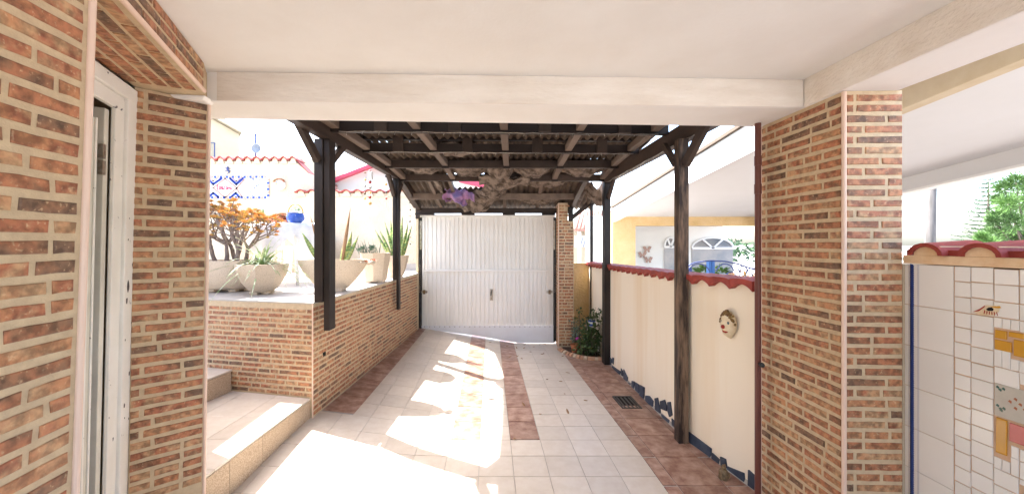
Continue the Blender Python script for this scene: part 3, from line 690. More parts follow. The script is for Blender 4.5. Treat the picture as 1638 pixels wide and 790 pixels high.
def riser(p, q, z0a, z0b, z1, n):
    p = Vector((*p, 0)); q = Vector((*q, 0)); d = (q - p).normalized(); nn = Vector((-d.y, d.x, 0)); nn = nn if nn.x > 0 else -nn
    for i in range(n):
        a = p.lerp(q, i / n) + d * .0015; b = p.lerp(q, (i + 1) / n) - d * .0015
        za = lerp(z0a, z0b, i / n); zb_ = lerp(z0a, z0b, (i + 1) / n)
        mb = MB(); mb.plate([a + Vector((0, 0, za)), b + Vector((0, 0, zb_)), b + Vector((0, 0, z1)), a + Vector((0, 0, z1))], nn, .012); build('riser_slab', mb, M['granite'], stp)
riser((-1.757, 1.98), (-1.735, 3.15), -.05, .10, S1 - .017, 4)
riser((-2.66, 2.25), (-2.53, 3.31), S1 + .001, S1 + .001, S2 - .017, 4)
def flat(z): return lambda x, t: z
def tiler(quadr, o, d, size, z, m):
    o = Vector((*o, 0)); d = Vector((*d, 0)).normalized(); n = Vector((-d.y, d.x, 0))
    for i in range(-12, 12):
        for j in range(-12, 12):
            q = [o + d * (i + a) * size + n * (j + b) * size for a, b in ((0, 0), (1, 0), (1, 1), (0, 1))]; q = [(p.x, p.y) for p in q]
            for k in range(len(quadr)): 
                if len(q) >= 3: q = clip(q, quadr[k], quadr[(k + 1) % len(quadr)])
            if len(q) >= 3 and area(q) > 1e-3: tile_piece(q, stp, m, gap=.0015, zfun=flat(z), th=.014)
tiler([(-1.722, 3.15), (-2.52, 3.32), (-2.66, 2.2), (-2.66, 2.1), (-1.745, 1.95)], (-1.722, 3.15), (-.018, -1), .33, S1, M['beige'])
tiler([(-2.516, 3.325), (-3.2, 3.47), (-3.2, 2.35), (-2.65, 2.25)], (-2.516, 3.325), (-.13, -1), .33, S2, M['beige'])

# ---------------------------------------------------------------- carport
cp = thing('carport', 'dark wooden carport with brown corrugated roof over the driveway', 'carport', (0, 4.2, 0))
def lx(t): return -1.575
def rxr(t): return 1.40 - .053 * (t - 3.29)
def pbox(name, x0, x1, y0, y1, z0, z1, m, par=None, bevel=.004): 
    a = MB(); a.box(x0, x1, y0, y1, z0, z1); return build(name, a, m, par or cp, bevel=bevel)
p1 = pbox('post', -1.692, -1.618, 3.15, 3.27, TZ + .002, 2.50, M['wood'])
pbox('splice_board', -1.617, -1.567, 3.165, 3.275, .855, 2.50, M['wood'], p1)
p2 = pbox('post', -1.648, -1.602, 5.09, 5.18, TZ + .002, 2.50, M['wood'])
pbox('splice_board', -1.601, -1.565, 5.10, 5.185, .69, 2.50, M['wood'], p2)
p3 = pbox('post', 1.344, 1.425, 2.97, 3.06, zf(1.38, 3.0) - .01, 2.45, M['woodw']); p3['label'] = 'weathered post with peeling brown stain'
p4 = pbox('post', 1.292, 1.379, 5.15, 5.29, zf(1.33, 5.2) - .02, 2.45, M['wood'])
p5 = pbox('post', 1.335, 1.383, 6.28, 6.33, -.2, 2.32, M['wood'])
m_ = MB(); m_.box(-1.655, -1.577, 2.42, 5.35, 2.502, 2.635); build('rail', m_, M['woodh'], cp, bevel=.004)
m_ = MB(); m_.prism([(rxr(2.42), 2.42), (rxr(2.42) + .08, 2.42), (rxr(5.35) + .08, 5.35), (rxr(5.35), 5.35)], 2.452, 2.60); build('rail', m_, M['woodh'], cp, bevel=.004)
def brace(a, b, w=.05, h=.09, m='woodh', name='brace'): k = MB(); k.bar(a, b, w, h); return build(name, k, M[m], cp, bevel=.003)
brace((-1.655, 3.14, 2.31), (-1.665, 2.86, 2.56), .045, .07); brace((-1.60, 3.28, 2.34), (-1.60, 3.52, 2.54), .04, .06)
brace((-1.625, 5.08, 2.27), (-1.625, 4.84, 2.52), .045, .07); brace((-1.60, 5.19, 2.3), (-1.60, 5.36, 2.5), .04, .06)
brace((1.395, 2.965, 2.24), (1.425, 2.68, 2.50), .045, .07); brace((1.36, 3.065, 2.26), (1.348, 3.26, 2.47), .04, .05)
brace((1.345, 5.14, 2.24), (1.365, 4.94, 2.47), .04, .06); brace((1.33, 5.30, 2.26), (1.32, 5.45, 2.45), .04, .05)
JO = [(2.62, 2.64, 2.585), (3.20, 3.29, 2.576), (3.89, 3.96, 2.568), (4.58, 4.60, 2.545), (5.19, 5.20, 2.485)]
joists = []
for k, (ta, tb, z) in enumerate(JO):
    a = MB(); xl_, xr_ = -1.577, rxr(tb); h = .095
    a.prism([(xl_, ta), (xr_, tb), (xr_, tb + .055), (xl_, ta + .055)], z, z + h); joists.append(build('joist', a, M['woodj'] if k < 3 else M['woodh'], cp, bevel=.003))
    if 0 < k:
        for xx in (-1.53, -.07 if k == 1 else -.07, .60, -.83, 1.27):
            a = MB(); t_ = lerp(ta, tb, (xx + 1.58) / 2.98); a.box(xx - .045, xx + .045, t_ - .004, t_ - .0005, z - .006, z + .03); build('joist_plate', a, M['wood'], joists[-1])
    if k in (1, 2):
        for xx in ((-1.14, -.50, .29, 1.0) if k == 1 else (-1.20, -.47, .27, .96)):
            a = MB(); t_ = lerp(ta, tb, (xx + 1.58) / 2.98); a.box(xx - .055, xx + .055, t_ - .022, t_ - .005, z + .004, z + .165); build('block', a, M['woodh'], joists[-1], bevel=.003)
        a = MB(); a.prism([(-1.60, ta + .01), (rxr(tb) + .03, tb + .01), (rxr(tb) + .03, tb + .05), (-1.60, ta + .05)], z + .135, z + .165); build('purlin', a, M['woodj'], cp)
for xs in (-1.53, -.83, -.07, .60, 1.27):
    for k in range(4):
        ta, tb, z = JO[k]; ua, ub, z2 = JO[k + 1]; f_ = (xs + 1.58) / 2.98
        a = MB(); y0 = lerp(ta, tb, f_) + .0555; y1 = lerp(ua, ub, f_) - .0045; a.hexa([(xs - .035, y0, z + .012), (xs + .035, y0, z + .012), (xs + .035, y1, z2 + .02), (xs - .035, y1, z2 + .02)], [(xs - .035, y0, z + .085), (xs + .035, y0, z + .085), (xs + .035, y1, z2 + .085), (xs - .035, y1, z2 + .085)])
        build('rafter', a, M['woodr'], cp, bevel=.006)
def corr(x0, x1, t0, t1, z0, z1, per=.083, amp=.017, nv=6, sag=.0, keep=None, name='roof_sheet', m='sheet'):
    nu = int((x1 - x0) / per * 8); ph = rnd.uniform(0, 6)
    def f(u, v): x = lerp(x0, x1, u); t = lerp(t0, t1, v); return (x, t, lerp(z0, z1, v) + amp * math.sin(2 * math.pi * x / per) - sag * math.sin(math.pi * v) * (.6 + .4 * math.sin(x * 3 + ph)) + .004 * math.sin(x * 5 + ph))
    a = MB(); a.grid(f, nu, nv, keep); return build(name, a, M[m], cp, smooth=True, solid=.006)
for x0, x1 in ((-1.78, -.80), (-.84, .16), (.12, .98), (.93, 1.50)):
    dz = rnd.uniform(-.004, .004)
    corr(x0, x1, 2.38, 3.42, 2.795 + dz, 2.760 + dz); corr(x0, x1, 3.33, 4.08, 2.755 + dz, 2.722 + dz); corr(x0, x1, 4.0, 4.72, 2.717 + dz, 2.68 + dz); corr(x0, x1, 4.62, 5.28, 2.677 + dz, 2.625 + dz)
# rear bay: roof slopes down to the gate
a = MB(); a.box(-1.60, 1.10, 5.80, 5.85, 2.298, 2.395); build('joist', a, M['woodr'], cp, bevel=.003)
lin = pbox('gate_lintel', -1.62, .80, 6.33, 6.40, 2.128, 2.215, M['woodj'])
for px0, px1 in ((664, 694), (738, 759), (804, 824), (867, 888)):
    pbox('block', (px0 - CX) / F * 6.33, (px1 - CX) / F * 6.33, 6.32, 6.395, 2.095, 2.1275, M['woodj'], lin)
def rf(xa, xb, w=.05, h=.07, m='woodr', t0=5.24, t1=6.36, z0=2.56, z1=2.25): return brace((xa, t0, z0), (xb, t1, z1), w, h, m, 'rafter')
for xa, xb in ((-1.20, -1.22), (-.90, -.92), (-.115, -.125), (.436, .43)): rf(xa, xb)
rf(-1.58, -1.60, .07, .10, 'woodh', z0=2.54, z1=2.21); rf(1.04, .98, .07, .10, 'woodh', z0=2.53, z1=2.16)
pbox('bracket', -1.66, -1.60, 6.34, 6.42, 2.03, 2.20, M['woodh'])
pbox('post', .93, 1.0, 6.03, 6.085, 1.97, 2.2, M['wood'])
brace((1.36, 5.3, 2.50), (1.36, 6.45, 2.30), .05, .08, 'woodh', 'rafter')
brace((1.0, 6.36, 2.02), (1.34, 6.36, 2.30), .05, .07)
z_s = lambda t: lerp(2.64, 2.235, (t - 5.15) / 1.35)
corr(-1.30, -.42, 5.0, 6.05, 2.93, 2.80, nv=4)  # extra sheet added above the hole to block sun falling through
corr(-1.74, -.93, 5.15, 6.55, z_s(5.15), z_s(6.55), nv=8); corr(-.96, -.30, 5.72, 6.55, z_s(5.72), z_s(6.55), nv=6)
corr(-.40, .30, 5.15, 6.55, z_s(5.15), z_s(6.55), nv=8); corr(.26, 1.12, 5.15, 6.55, z_s(5.15), z_s(6.55), nv=8)
corr(1.08, 1.42, 5.75, 6.55, z_s(5.75), z_s(6.55), nv=6)
def saggy(name, fn, nu=22, nv=14, m='sag', keep=None, am=.012, par=None):
    r_ = random.Random(name + str(nu * 31 + nv * 7 + int(am * 9999))); p1_, p2_, p3_ = [r_.uniform(0, 6) for _ in range(3)]
    def f(u, v):
        p = Vector(fn(u, v)); p.z += am * (math.sin(u * 19 + p1_ + v * 3) * .9 + math.sin(v * 17 + p2_ - u * 4) + .6 * math.sin(u * 41 + v * 29 + p3_)); return p
    a = MB(); a.grid(f, nu, nv, keep); return build(name, a, M[m], par or cp, smooth=True, solid=.004)
def hump(x0, x1, t0, t1, zt, dz):
    return lambda u, v: (lerp(x0, x1, u), lerp(t0, t1, v), zt - dz * math.sin(math.pi * u) ** .7 * math.sin(math.pi * v) ** .6)
saggy('sagging_lining', hump(-1.42, -.93, 4.66, 5.14, 2.64, .10)); saggy('sagging_lining', hump(.0, .53, 4.66, 5.14, 2.63, .145))
saggy('sagging_lining', hump(.65, 1.22, 4.66, 5.14, 2.62, .12)); saggy('sagging_lining', hump(-1.0, -.4, 3.98, 4.5, 2.69, .06))
saggy('sagging_lining', hump(-.34, .04, 4.62, 5.18, 2.62, .17), am=.018); saggy('sagging_lining', hump(-.88, -.30, 4.64, 5.24, 2.64, .125))
saggy('torn_lining', lambda u, v: (lerp(lerp(-.34, -.86, v ** 1.2), lerp(.10, -.40, v), u), lerp(5.10, 6.28, v), lerp(2.57, 2.24, v) - .07 * math.sin(math.pi * u) - .05 * math.sin(v * 9) * (1 - u) - .04), 20, 26, am=.018)
saggy('torn_lining', lambda u, v: (lerp(-.46, .25, u), lerp(5.02, 5.32, v), lerp(2.50, 2.47, v) - .05 * math.sin(math.pi * u) + .03 * math.cos(v * 6)), 18, 10, am=.018)
saggy('torn_lining', hump(.1, .9, 5.3, 5.78, 2.56, .10)); saggy('torn_lining', hump(-1.15, -.3, 5.88, 6.30, 2.36, .12), am=.015)
saggy('torn_lining', hump(.05, .8, 5.88, 6.3, 2.36, .11)); saggy('torn_lining', lambda u, v: (lerp(1.03, 1.40, u), lerp(5.55, 6.1, v), lerp(2.62, 2.34, u) - .16 * math.sin(math.pi * v) * (.5 + u * .5)), am=.02)
saggy('torn_lining', lambda u, v: (lerp(-1.15, -1.02, u), lerp(5.25, 5.5, v), 2.60 - .12 * u - .15 * v), 6, 8)
vc = thing('violet_rag', 'crumpled violet cloth hanging through the hole in the carport roof', 'cloth', (-.86, 5.7, 2.2))
saggy('cloth', lambda u, v: (lerp(-1.05, -.72, u) + .03 * math.sin(v * 7), 5.72 + .10 * math.sin(u * 8) * v + .04 * math.sin(v * 9), lerp(2.46, 2.24, v) + .04 * math.sin(u * 6)), 18, 14, 'cloth', am=.012, par=vc)
saggy('cloth', lambda u, v: (lerp(-.80, -.58, u), 5.70 + .05 * math.cos(u * 9) + .05 * v, 2.36 + .06 * math.sin(u * 3.1) - .13 * v), 12, 10, 'cloth', am=.01, par=vc)
# string of tiny lights and loose cable along the first joists and the right rail
ll = MB()
for (t0_, z) in ((3.195, 2.572), (3.885, 2.564)):
    pts = [(lerp(-1.5, 1.3, k / 40), t0_ - .004 + .0, z + rnd.uniform(-.004, .004) + .03 * (t0_ < 0)) for k in range(41)]
    pts = [(x, y + (x + 1.58) / 2.98 * (.09 if t0_ < 3.5 else .07), zz_) for x, y, zz_ in pts]
    ll.tube(pts, .0028, 4)
    for k in range(1, 40, 2): x, y, zz_ = pts[k]; ll.tube([(x, y, zz_), (x + rnd.uniform(-.012, .012), y - .004, zz_ - rnd.uniform(.02, .035))], [.0022, .0035], 4)
pts = [(rxr(t_) - .004, t_, 2.452 + rnd.uniform(-.012, .004)) for t_ in [2.7 + .1 * k for k in range(25)]]; ll.tube(pts, .003, 4)
for k in range(8, 20): x, y, zz_ = pts[k]; ll.tube([(x, y, zz_), (x - .01 + rnd.uniform(-.03, .03), y + rnd.uniform(-.03, .03), zz_ - rnd.uniform(.03, .06))], .0025, 4)
sl_ = thing('string_lights', 'thin string of tiny lamps stapled under the carport joists', 'string lights', (0, 3.3, 2.56)); stuff(build('cable', ll, M['steel'], sl_))

# ---------------------------------------------------------------- garage gate
ga = thing('garage_gate', 'white ribbed up and over garage gate closing the driveway', 'gate', (-.42, 6.45, 0))
GX0, GX1, GT = -1.565, .72, 6.45
def ribbed(z0, z1, name):
    a = MB(); per = .0765; x = GX0 + .035; prof = []
    while x < GX1 - .035:
        prof += [(x, 0), (x + .052, 0), (x + .057, .015), (x + .0715, .015)]; x += per
    prof = [(min(px_, GX1 - .033), dy) for px_, dy in prof]
    for px_, dy in prof: a.v += [Vector((px_, GT + dy, z0)), Vector((px_, GT + dy, z1))]
    for i in range(len(prof) - 1): a.f.append((2 * i, 2 * i + 2, 2 * i + 3, 2 * i + 1))
    return build(name, a, M['gate'], ga)
ribbed(.175, 1.118, 'lower_panel'); ribbed(1.14, 2.07, 'upper_panel')
pb_ = lambda n, x0, x1, y0, y1, z0, z1, m='gate', bv=.003: pbox(n, x0, x1, y0, y1, z0, z1, M[m], ga, bv)
pb_('centre_rail', GX0 + .03, GX1 - .03, GT - .022, GT + .02, 1.112, 1.148)
pb_('top_rail', GX0 - .03, GX1 + .03, GT - .018, GT + .03, 2.065, 2.105)
for x0 in (GX0 + .0, GX1 - .036): pb_('side_rail', x0, x0 + .036, GT - .022, GT + .018, .70, 2.064)
pb_('back_sheet', GX0 - .02, GX1 + .02, GT + .02, GT + .035, .16, 2.10)
a = MB(); a.v = [Vector(p) for p in ((GX0 - .02, GT - .008, .12), (GX0 + .9, GT - .008, zf(GX0 + .9, GT) + .022), (.12, GT - .008, -.132), (GX1 + .03, GT - .008, -.132), (GX1 + .03, GT - .008, .175), (GX0 - .02, GT - .008, .175))]; a.v += [p + Vector((0, .006, 0)) for p in a.v]
a.f = [(0, 1, 2, 3, 4, 5), (11, 10, 9, 8, 7, 6)] + [(i, 6 + i, 6 + (i + 1) % 6, (i + 1) % 6) for i in range(6)]
bpz = build('bottom_plate', a, M['gateplate'], ga)
a = MB()
for k in range(26): a.ball((GX0 + .04 + k * .0875, GT - .010, .155), .0085, 6, 4, (1, .5, 1))
stuff(build('rivets', a, M['steel'], ga))
h_ = pb_('handle_plate', -.383, -.333, GT - .012, GT + .002, .61, .81, 'steel'); a = MB(); a.bar((-.352, GT - .03, .79), (-.368, GT - .03, .70), .02, .02); a.bar((-.352, GT, .79), (-.352, GT - .035, .79), .018, .018); build('lever', a, M['black'], h_)
a = MB(); a.tube([(-.357, GT - .012, .645), (-.357, GT - .022, .645)], .011, 10); build('lock', a, M['bronze'], h_)
for x0, x1 in ((-1.575, -1.47), (.60, .705)):
    l_ = pb_('latch', x0, x1, GT - .045, GT - .026, .745, .785, 'steel'); a = MB(); a.box((x0 + x1) / 2 - .02, (x0 + x1) / 2 + .02, GT - .06, GT - .045, .73, .80); build('bolt', a, M['bronze'], l_)
for s_, xx in ((1, -1.60), (-1, .745)):
    a = MB(); a.box(min(xx - .022, xx + .022), max(xx - .022, xx + .022), GT - .03, GT + .05, .10 if s_ > 0 else -.1, 2.06); ju = build('guide_rail', a, M['black'], ga, bevel=.003)
    a = MB(); xs_ = xx + .0 * s_; pts = [(xs_ + .011 * math.cos(k * .9), GT - .045 + .011 * math.sin(k * .9), .75 + k * .0045) for k in range(110)]; a.tube(pts, .0035, 4); build('spring', a, M['steel'], ju, smooth=True)
    a = MB(); a.tube([(xs_, GT - .045, .15), (xs_, GT - .045, .76)], .012, 8); a.box(xs_ - .014, xs_ + .014, GT - .06, GT - .03, 1.24, 1.36); build('spring_rod', a, M['black'], ju, auto=True)
    a = MB(); a.box(xs_ - .018 + s_ * .012, xs_ + .018 + s_ * .012, GT - .034, GT - .030, 1.50, 2.0); build('hinge_arm', a, M['steel'], ju)
a = MB(); a.box(-1.66, -1.622, 6.38, 6.62, .0, 2.12); tag(build('gate_jamb', a, M['yellowbeam'], None), 'narrow cream jamb left of the garage gate', 'jamb')
# gate pier
gp = thing('gate_pier', 'tall brick pier right of the garage gate', 'pillar', (.89, 6.3, -.14))
qa, qb, qc = Vector((.768, 6.09, 0)), Vector((.775, 6.50, 0)), Vector((1.02, 6.09, 0))
m_ = MB(); m_.prism([qa[:2], qc[:2], (1.02, 6.50), qb[:2]], -.35, 1.975); m_.prism([qa[:2], (.92, 6.09), (.92, 6.50), qb[:2]], 1.975, 2.275); gc = build('core', m_, M['mortar'], gp)
B4 = Bricks(gp, 110)
B4.face(qa + Vector((.010, 0, -.14)), qc - qa, (0, 0, 1), .235, 2.42, pitch=.052, frac=.66, lens=(.14, .09, .11), seed=41, par=gc, skip=lambda x, z: z > 2.09 and x > .14)
B4.face(qb + Vector((0, 0, -.14)), qa - qb, (0, 0, 1), .40, 2.42, pitch=.052, frac=.66, lens=(.14, .09, .11), seed=42, par=gc)
B4.done(); trimbar(gp, .767, 6.088, -.2, 2.27, .007)

# ---------------------------------------------------------------- corner bed with plants by the gate
cb = thing('corner_bed', 'small curved planting bed edged with rounded bricks beside the gate pier', 'plant bed', (1.1, 5.9, -.13))
arc = [(.775, 6.05), (.80, 5.90), (.86, 5.74), (.94, 5.60), (1.03, 5.50), (1.12, 5.44), (1.22, 5.41), (1.30, 5.40)]
def arcp(k):
    k = k * (len(arc) - 1); i = min(int(k), len(arc) - 2); return Vector((lerp(arc[i][0], arc[i + 1][0], k - i), lerp(arc[i][1], arc[i + 1][1], k - i), 0))
for k in range(14):
    p = arcp((k + .5) / 14); q = arcp((k + 1) / 14); dd = (arcp(min(1, (k + .6) / 14)) - p).normalized(); n = Vector((-dd.y, dd.x, 0)); z = zf(p.x, p.y)
    a = MB(); w_ = .027
    for s_ in (-1, 1):
        for j in range(7): th = math.pi * j / 6; a.v.append(p + dd * w_ * s_ + n * (-.05 * math.cos(th)) + Vector((0, 0, z - .01 + .055 * math.sin(th))))
    for j in range(6): a.f.append((j, j + 1, 8 + j, 7 + j))
    a.f += [tuple(range(7))[::-1], tuple(7 + i for i in range(7)), (0, 7, 13, 6)]
    build('edging_brick', a, M['peach'] if k % 3 else M['granite'], cb, bevel=.004)
a = MB(); a.prism([(x + .04, y + .03) for x, y in arc] + [(1.36, 5.42), (1.345, 6.49), (.80, 6.49)], -.3, -.105); build('soil', a, M['soil'], cb)
def leafball(a, c, r, n, L, w, flat=.8):
    for _ in range(n):
        d = Vector((rnd.gauss(0, 1), rnd.gauss(0, 1), rnd.gauss(0, 1))).normalized(); p = Vector(c) + Vector((d.x, d.y, d.z * flat)) * r * rnd.uniform(.5, 1); a.leaf(p, d + Vector((0, 0, -.1)), L * rnd.uniform(.6, 1.3), w * rnd.uniform(.6, 1.2), L * .2, seg=2)
gr = thing('geranium_bush', 'leggy dark green bush growing in the corner bed in front of the post', 'bush', (1.20, 5.7, -.1))
st_ = MB(); lf = MB()
for k in range(15):
    b0 = Vector((1.18 + rnd.uniform(-.10, .12), 5.68 + rnd.uniform(-.1, .1), -.11)); top = b0 + Vector((rnd.uniform(-.16, .18), rnd.uniform(-.12, .1), rnd.uniform(.32, .74))); mid = b0.lerp(top, .5) + Vector((rnd.uniform(-.05, .05), 0, .03))
    st_.tube([b0, mid, top], [.008, .006, .003], 5)
    for f_ in (.35, .6, .8, 1): leafball(lf, b0.lerp(top, f_), .05, 11, .05, .042)
for _ in range(18): leafball(lf, (rnd.uniform(.98, 1.38), rnd.uniform(5.5, 5.8), rnd.uniform(-.09, .06)), .06, 9, .045, .035)
build('stems', st_, M['trunk'], gr, smooth=True); stuff(build('foliage', lf, M['leaf'], gr))
gb = thing('grey_leaf_plant', 'grey green leafy plant between the brick pier and the dark bush', 'plant', (1.06, 6.0, -.1))
lf = MB(); st_ = MB()
for k in range(7):
    b0 = Vector((1.03 + rnd.uniform(-.04, .05), 5.95, -.10)); top = b0 + Vector((rnd.uniform(-.08, .08), rnd.uniform(-.06, .06), rnd.uniform(.25, .50))); st_.tube([b0, top], [.006, .003], 5)
    for f_ in (.4, .6, .8, 1): leafball(lf, b0.lerp(top, f_), .03, 9, .05, .018)
build('stems', st_, M['trunk'], gb); stuff(build('foliage', lf, M['leafb'], gb))
tp = thing('terracotta_flowerpot', 'small terracotta pot with a magenta flower beside the brick pier', 'flower pot', (1.0, 5.83, -.105))
a = MB(); a.lathe((.99, 5.83, -.105), [(.045, 0), (.060, .10), (.068, .10), (.068, .125), (.058, .125), (.054, .10)], 18); build('pot', a, M['terra'], tp, auto=True)
a = MB(); a.tube([(.99, 5.83, 0), (1.02, 5.80, .10)], .003, 5); leafball(a, (1.0, 5.82, .03), .03, 10, .04, .02); build('stem', a, M['leaf'], tp)
a = MB()
for k in range(7): w_ = k * .9; a.leaf((1.025, 5.80, .11), (math.cos(w_), -.4, math.sin(w_)), .036, .03, .0, seg=2)
build('flower', a, M['pink'], tp)
bk = thing('lantern_stand', 'white wire stand holding a small blue and white bucket', 'stand', (1.22, 5.62, -.1))
a = MB()
for dx in (-.045, .045): a.tube([(1.20 + dx, 5.66, -.1), (1.20 + dx, 5.66, .30), (1.20 + dx * 1.4, 5.66, .40)], .0035, 6)
a.tube([(1.20 + .07 * math.cos(w * .4), 5.66, .38 + .06 * math.sin(w * .4)) for w in range(17)], .0035, 6); build('wire', a, M['white'], bk, smooth=True)
a = MB(); a.lathe((1.215, 5.62, .335), [(.034, 0), (.055, .085), (.058, .085), (.058, .09), (.05, .09)], 16); build('bucket', a, M['white'], bk, auto=True)
a = MB(); a.lathe((1.215, 5.62, .355), [(.0425, 0), (.0525, .035)], 16); a.lathe((1.215, 5.62, .4215), [(.0585, 0), (.0592, .006)], 16); build('blue_band', a, M['bluepot'], bk, auto=True)
dl_ = MB()
for _ in range(26):
    x = rnd.gauss(.35, .35); t_ = rnd.uniform(5.3, 6.35) if rnd.random() < .8 else rnd.uniform(3, 5); x = max(-1.4, min(.75, x)); p = Vector((x, t_, zf(x, t_) + .006)); dl_.leaf(p, (rnd.uniform(-1, 1), rnd.uniform(-1, 1), .15), rnd.uniform(.03, .07), .025, .0, (0, 0, 1), 3, .5)
tag(stuff(build('fallen_leaves', dl_, M['drytip'], None)), 'dry brown leaves scattered on the driveway near the gate', 'leaves')

# ---------------------------------------------------------------- terrace pots and plants
def bowl(label, c, prof, n, sx, sy, rot, cat='planter', group='concrete planters on the terrace', sm=True, feet=4):
    r = thing('concrete_planter', label, cat, c, group); c = Vector(c)
    a = MB(); k = prof[-1][0]; zt = prof[-1][1]
    a.lathe(c, [(0.01, prof[0][1])] + prof + [(k * .9, zt), (k * .86, zt - .05), (.01, zt - .055)], n, sx, sy, rot); bd = build('pot', a, M['pot'], r, smooth=sm, auto=True)
    a = MB(); a.lathe(c, [(k * .865, zt - .045), (k * .4, zt - .03)], n, sx, sy, rot, .003); build('soil', a, M['soil'], r)
    for i in range(feet):
        w_ = 2 * math.pi * (i + .5) / feet; x = math.cos(w_) * prof[0][0] * .75 * sx; y = math.sin(w_) * prof[0][0] * .75 * sy
        m2 = MB(); q = c + Vector((x * math.cos(rot) - y * math.sin(rot), x * math.sin(rot) + y * math.cos(rot), .0)); m2.box(q.x - .04, q.x + .04, q.y - .03, q.y + .03, q.z, q.z + prof[0][1] + .01); build('foot', m2, M['pot'], r, bevel=.01)
    return r
bprof = [(.14, .03), (.17, .06), (.235, .13), (.295, .21), (.335, .29), (.345, .335)]
bowl('round concrete bowl planter holding the orange leaved succulent tree', (-3.02, 3.92, TZ), [(.2, .03), (.26, .05), (.32, .12), (.36, .20), (.385, .29), (.39, .33)], 28, 1.05, .62, 0)
bowl('faceted concrete pot holding the trailing spider plant', (-2.52, 3.72, TZ), [(.09, .02), (.13, .05), (.18, .12), (.215, .19), (.235, .26), (.238, .30)], 8, 1.0, 1.0, .35)
bowl('boat shaped concrete bowl standing behind the first post', (-1.90, 3.92, TZ), bprof, 28, 1.02, .50, .12)
bowl('tall faceted concrete pot holding small succulents', (-1.79, 4.83, TZ), [(.14, .02), (.155, .05), (.165, .15), (.185, .26), (.20, .36), (.205, .385)], 8, .95, .95, .2)
bowl('last concrete pot of the row holding tall snake plants', (-1.74, 5.52, TZ), [(.10, .02), (.12, .05), (.15, .14), (.175, .24), (.19, .31), (.192, .33)], 8, 1.0, 1.0, .4)
def blade(par, p, d, L, w, m='sanse'):
    a = MB(); p = Vector(p); d = Vector(d).normalized(); side = d.cross(Vector((0, 1, 0))).normalized(); side = (side + Vector((0, rnd.uniform(-.5, .5), 0))).normalized(); up = side.cross(d); n = 7
    cv = Vector((rnd.uniform(-.03, .03), rnd.uniform(-.02, .02), 0)); tw_ = rnd.uniform(-.7, .7)
    for i in range(n + 1):
        k = i / n; ww = w * .5 * (.6 + .4 * math.sin(k * 3)) * (1 - k ** 3.2 * .97); s2 = side * math.cos(tw_ * k) + up * math.sin(tw_ * k); u2 = s2.cross(d); c = p + d * L * k + cv * k * k
        a.v += [c - s2 * ww, c + u2 * ww * .35, c + s2 * ww, c - u2 * .003]
    for i in range(n):
        b = i * 4
        for j in range(4): a.f.append((b + j, b + (j + 1) % 4, b + 4 + (j + 1) % 4, b + 4 + j))
    a.f += [(3, 2, 1, 0), (4 * n, 4 * n + 1, 4 * n + 2, 4 * n + 3)]
    return build('leaf', a, M[m], par, smooth=True)
def sans(label, base, specs, grp):
    r = thing('snake_plant', label, 'plant', base, grp)
    for (bx, by, dx, dy, L, w, m) in specs: blade(r, (base[0] + bx, base[1] + by, base[2]), (dx, dy, 1), L, w, m)
sans('short snake plant with yellow edged leaves on both sides of the first post', (-1.93, 3.92, TZ + .27),
     [(-.10, 0, -.55, 0, .42, .055, 'sanse'), (-.07, .03, -.30, .1, .50, .05, 'sanse'), (-.06, -.03, -.2, 0, .33, .045, 'sanse'), (.0, 0, .03, .05, .62, .055, 'sanse'), (-.03, 0, -.1, .2, .55, .05, 'sanse'), (.12, 0, .14, 0, .62, .04, 'drytip'), (.14, .02, .24, 0, .38, .055, 'sanse'), (.15, 0, .42, .1, .35, .055, 'sanse'), (.10, .03, .10, .1, .34, .05, 'sanse'), (-.02, -.05, -.42, .1, .58, .04, 'drytip')], 'snake plants on the terrace')
sans('tall dense snake plant clump around the second post', (-1.74, 5.52, TZ + .25),
     [(-.05, 0, -.62, 0, .55, .05, 'sanse'), (-.05, .02, -.42, 0, .50, .05, 'sanse'), (-.03, 0, -.15, .1, .62, .07, 'sanse'), (-.01, 0, -.06, .0, .74, .075, 'sanse'), (-.03, .03, -.22, 0, .60, .05, 'sanse'), (.06, 0, .06, 0, .66, .06, 'sanse'), (.08, .02, .14, .1, .6, .05, 'sanse'), (.09, 0, .26, 0, .55, .05, 'sanse'), (.02, .04, .02, .2, .7, .06, 'sanse'), (.07, -.02, .2, -.1, .5, .05, 'sanse'), (-.04, -.03, -.3, -.1, .45, .045, 'sanse')], 'snake plants on the terrace')
sp = thing('spider_plant', 'arching striped spider plant spilling over the faceted pot', 'plant', (-2.52, 3.72, TZ + .26)); a = MB()
for k in range(95):
    w_ = rnd.uniform(0, 2 * math.pi); el = rnd.uniform(.1, 1.4); L = rnd.uniform(.28, .56); n = 8; p = Vector((-2.50 + rnd.uniform(-.03, .03), 3.70, TZ + .27)); d = Vector((math.cos(w_) * math.cos(el), math.sin(w_) * math.cos(el) * .8, math.sin(el))); b = len(a.v); sd = Vector((-math.sin(w_), math.cos(w_), 0)); g_ = rnd.uniform(.35, 1.0)
    for i in range(n + 1):
        q = i / n; c = p + d * L * q + Vector((0, 0, -g_ * L * q * q)); ww = .0105 * (1 - q ** 2 * .95)
        a.v += [c - sd * ww, c + Vector((0, 0, -.003)), c + sd * ww]
    for i in range(n): e = b + 3 * i; a.f += [(e, e + 1, e + 4, e + 3), (e + 1, e + 2, e + 5, e + 4)]
stuff(build('foliage', a, M['spider'], sp, smooth=True))
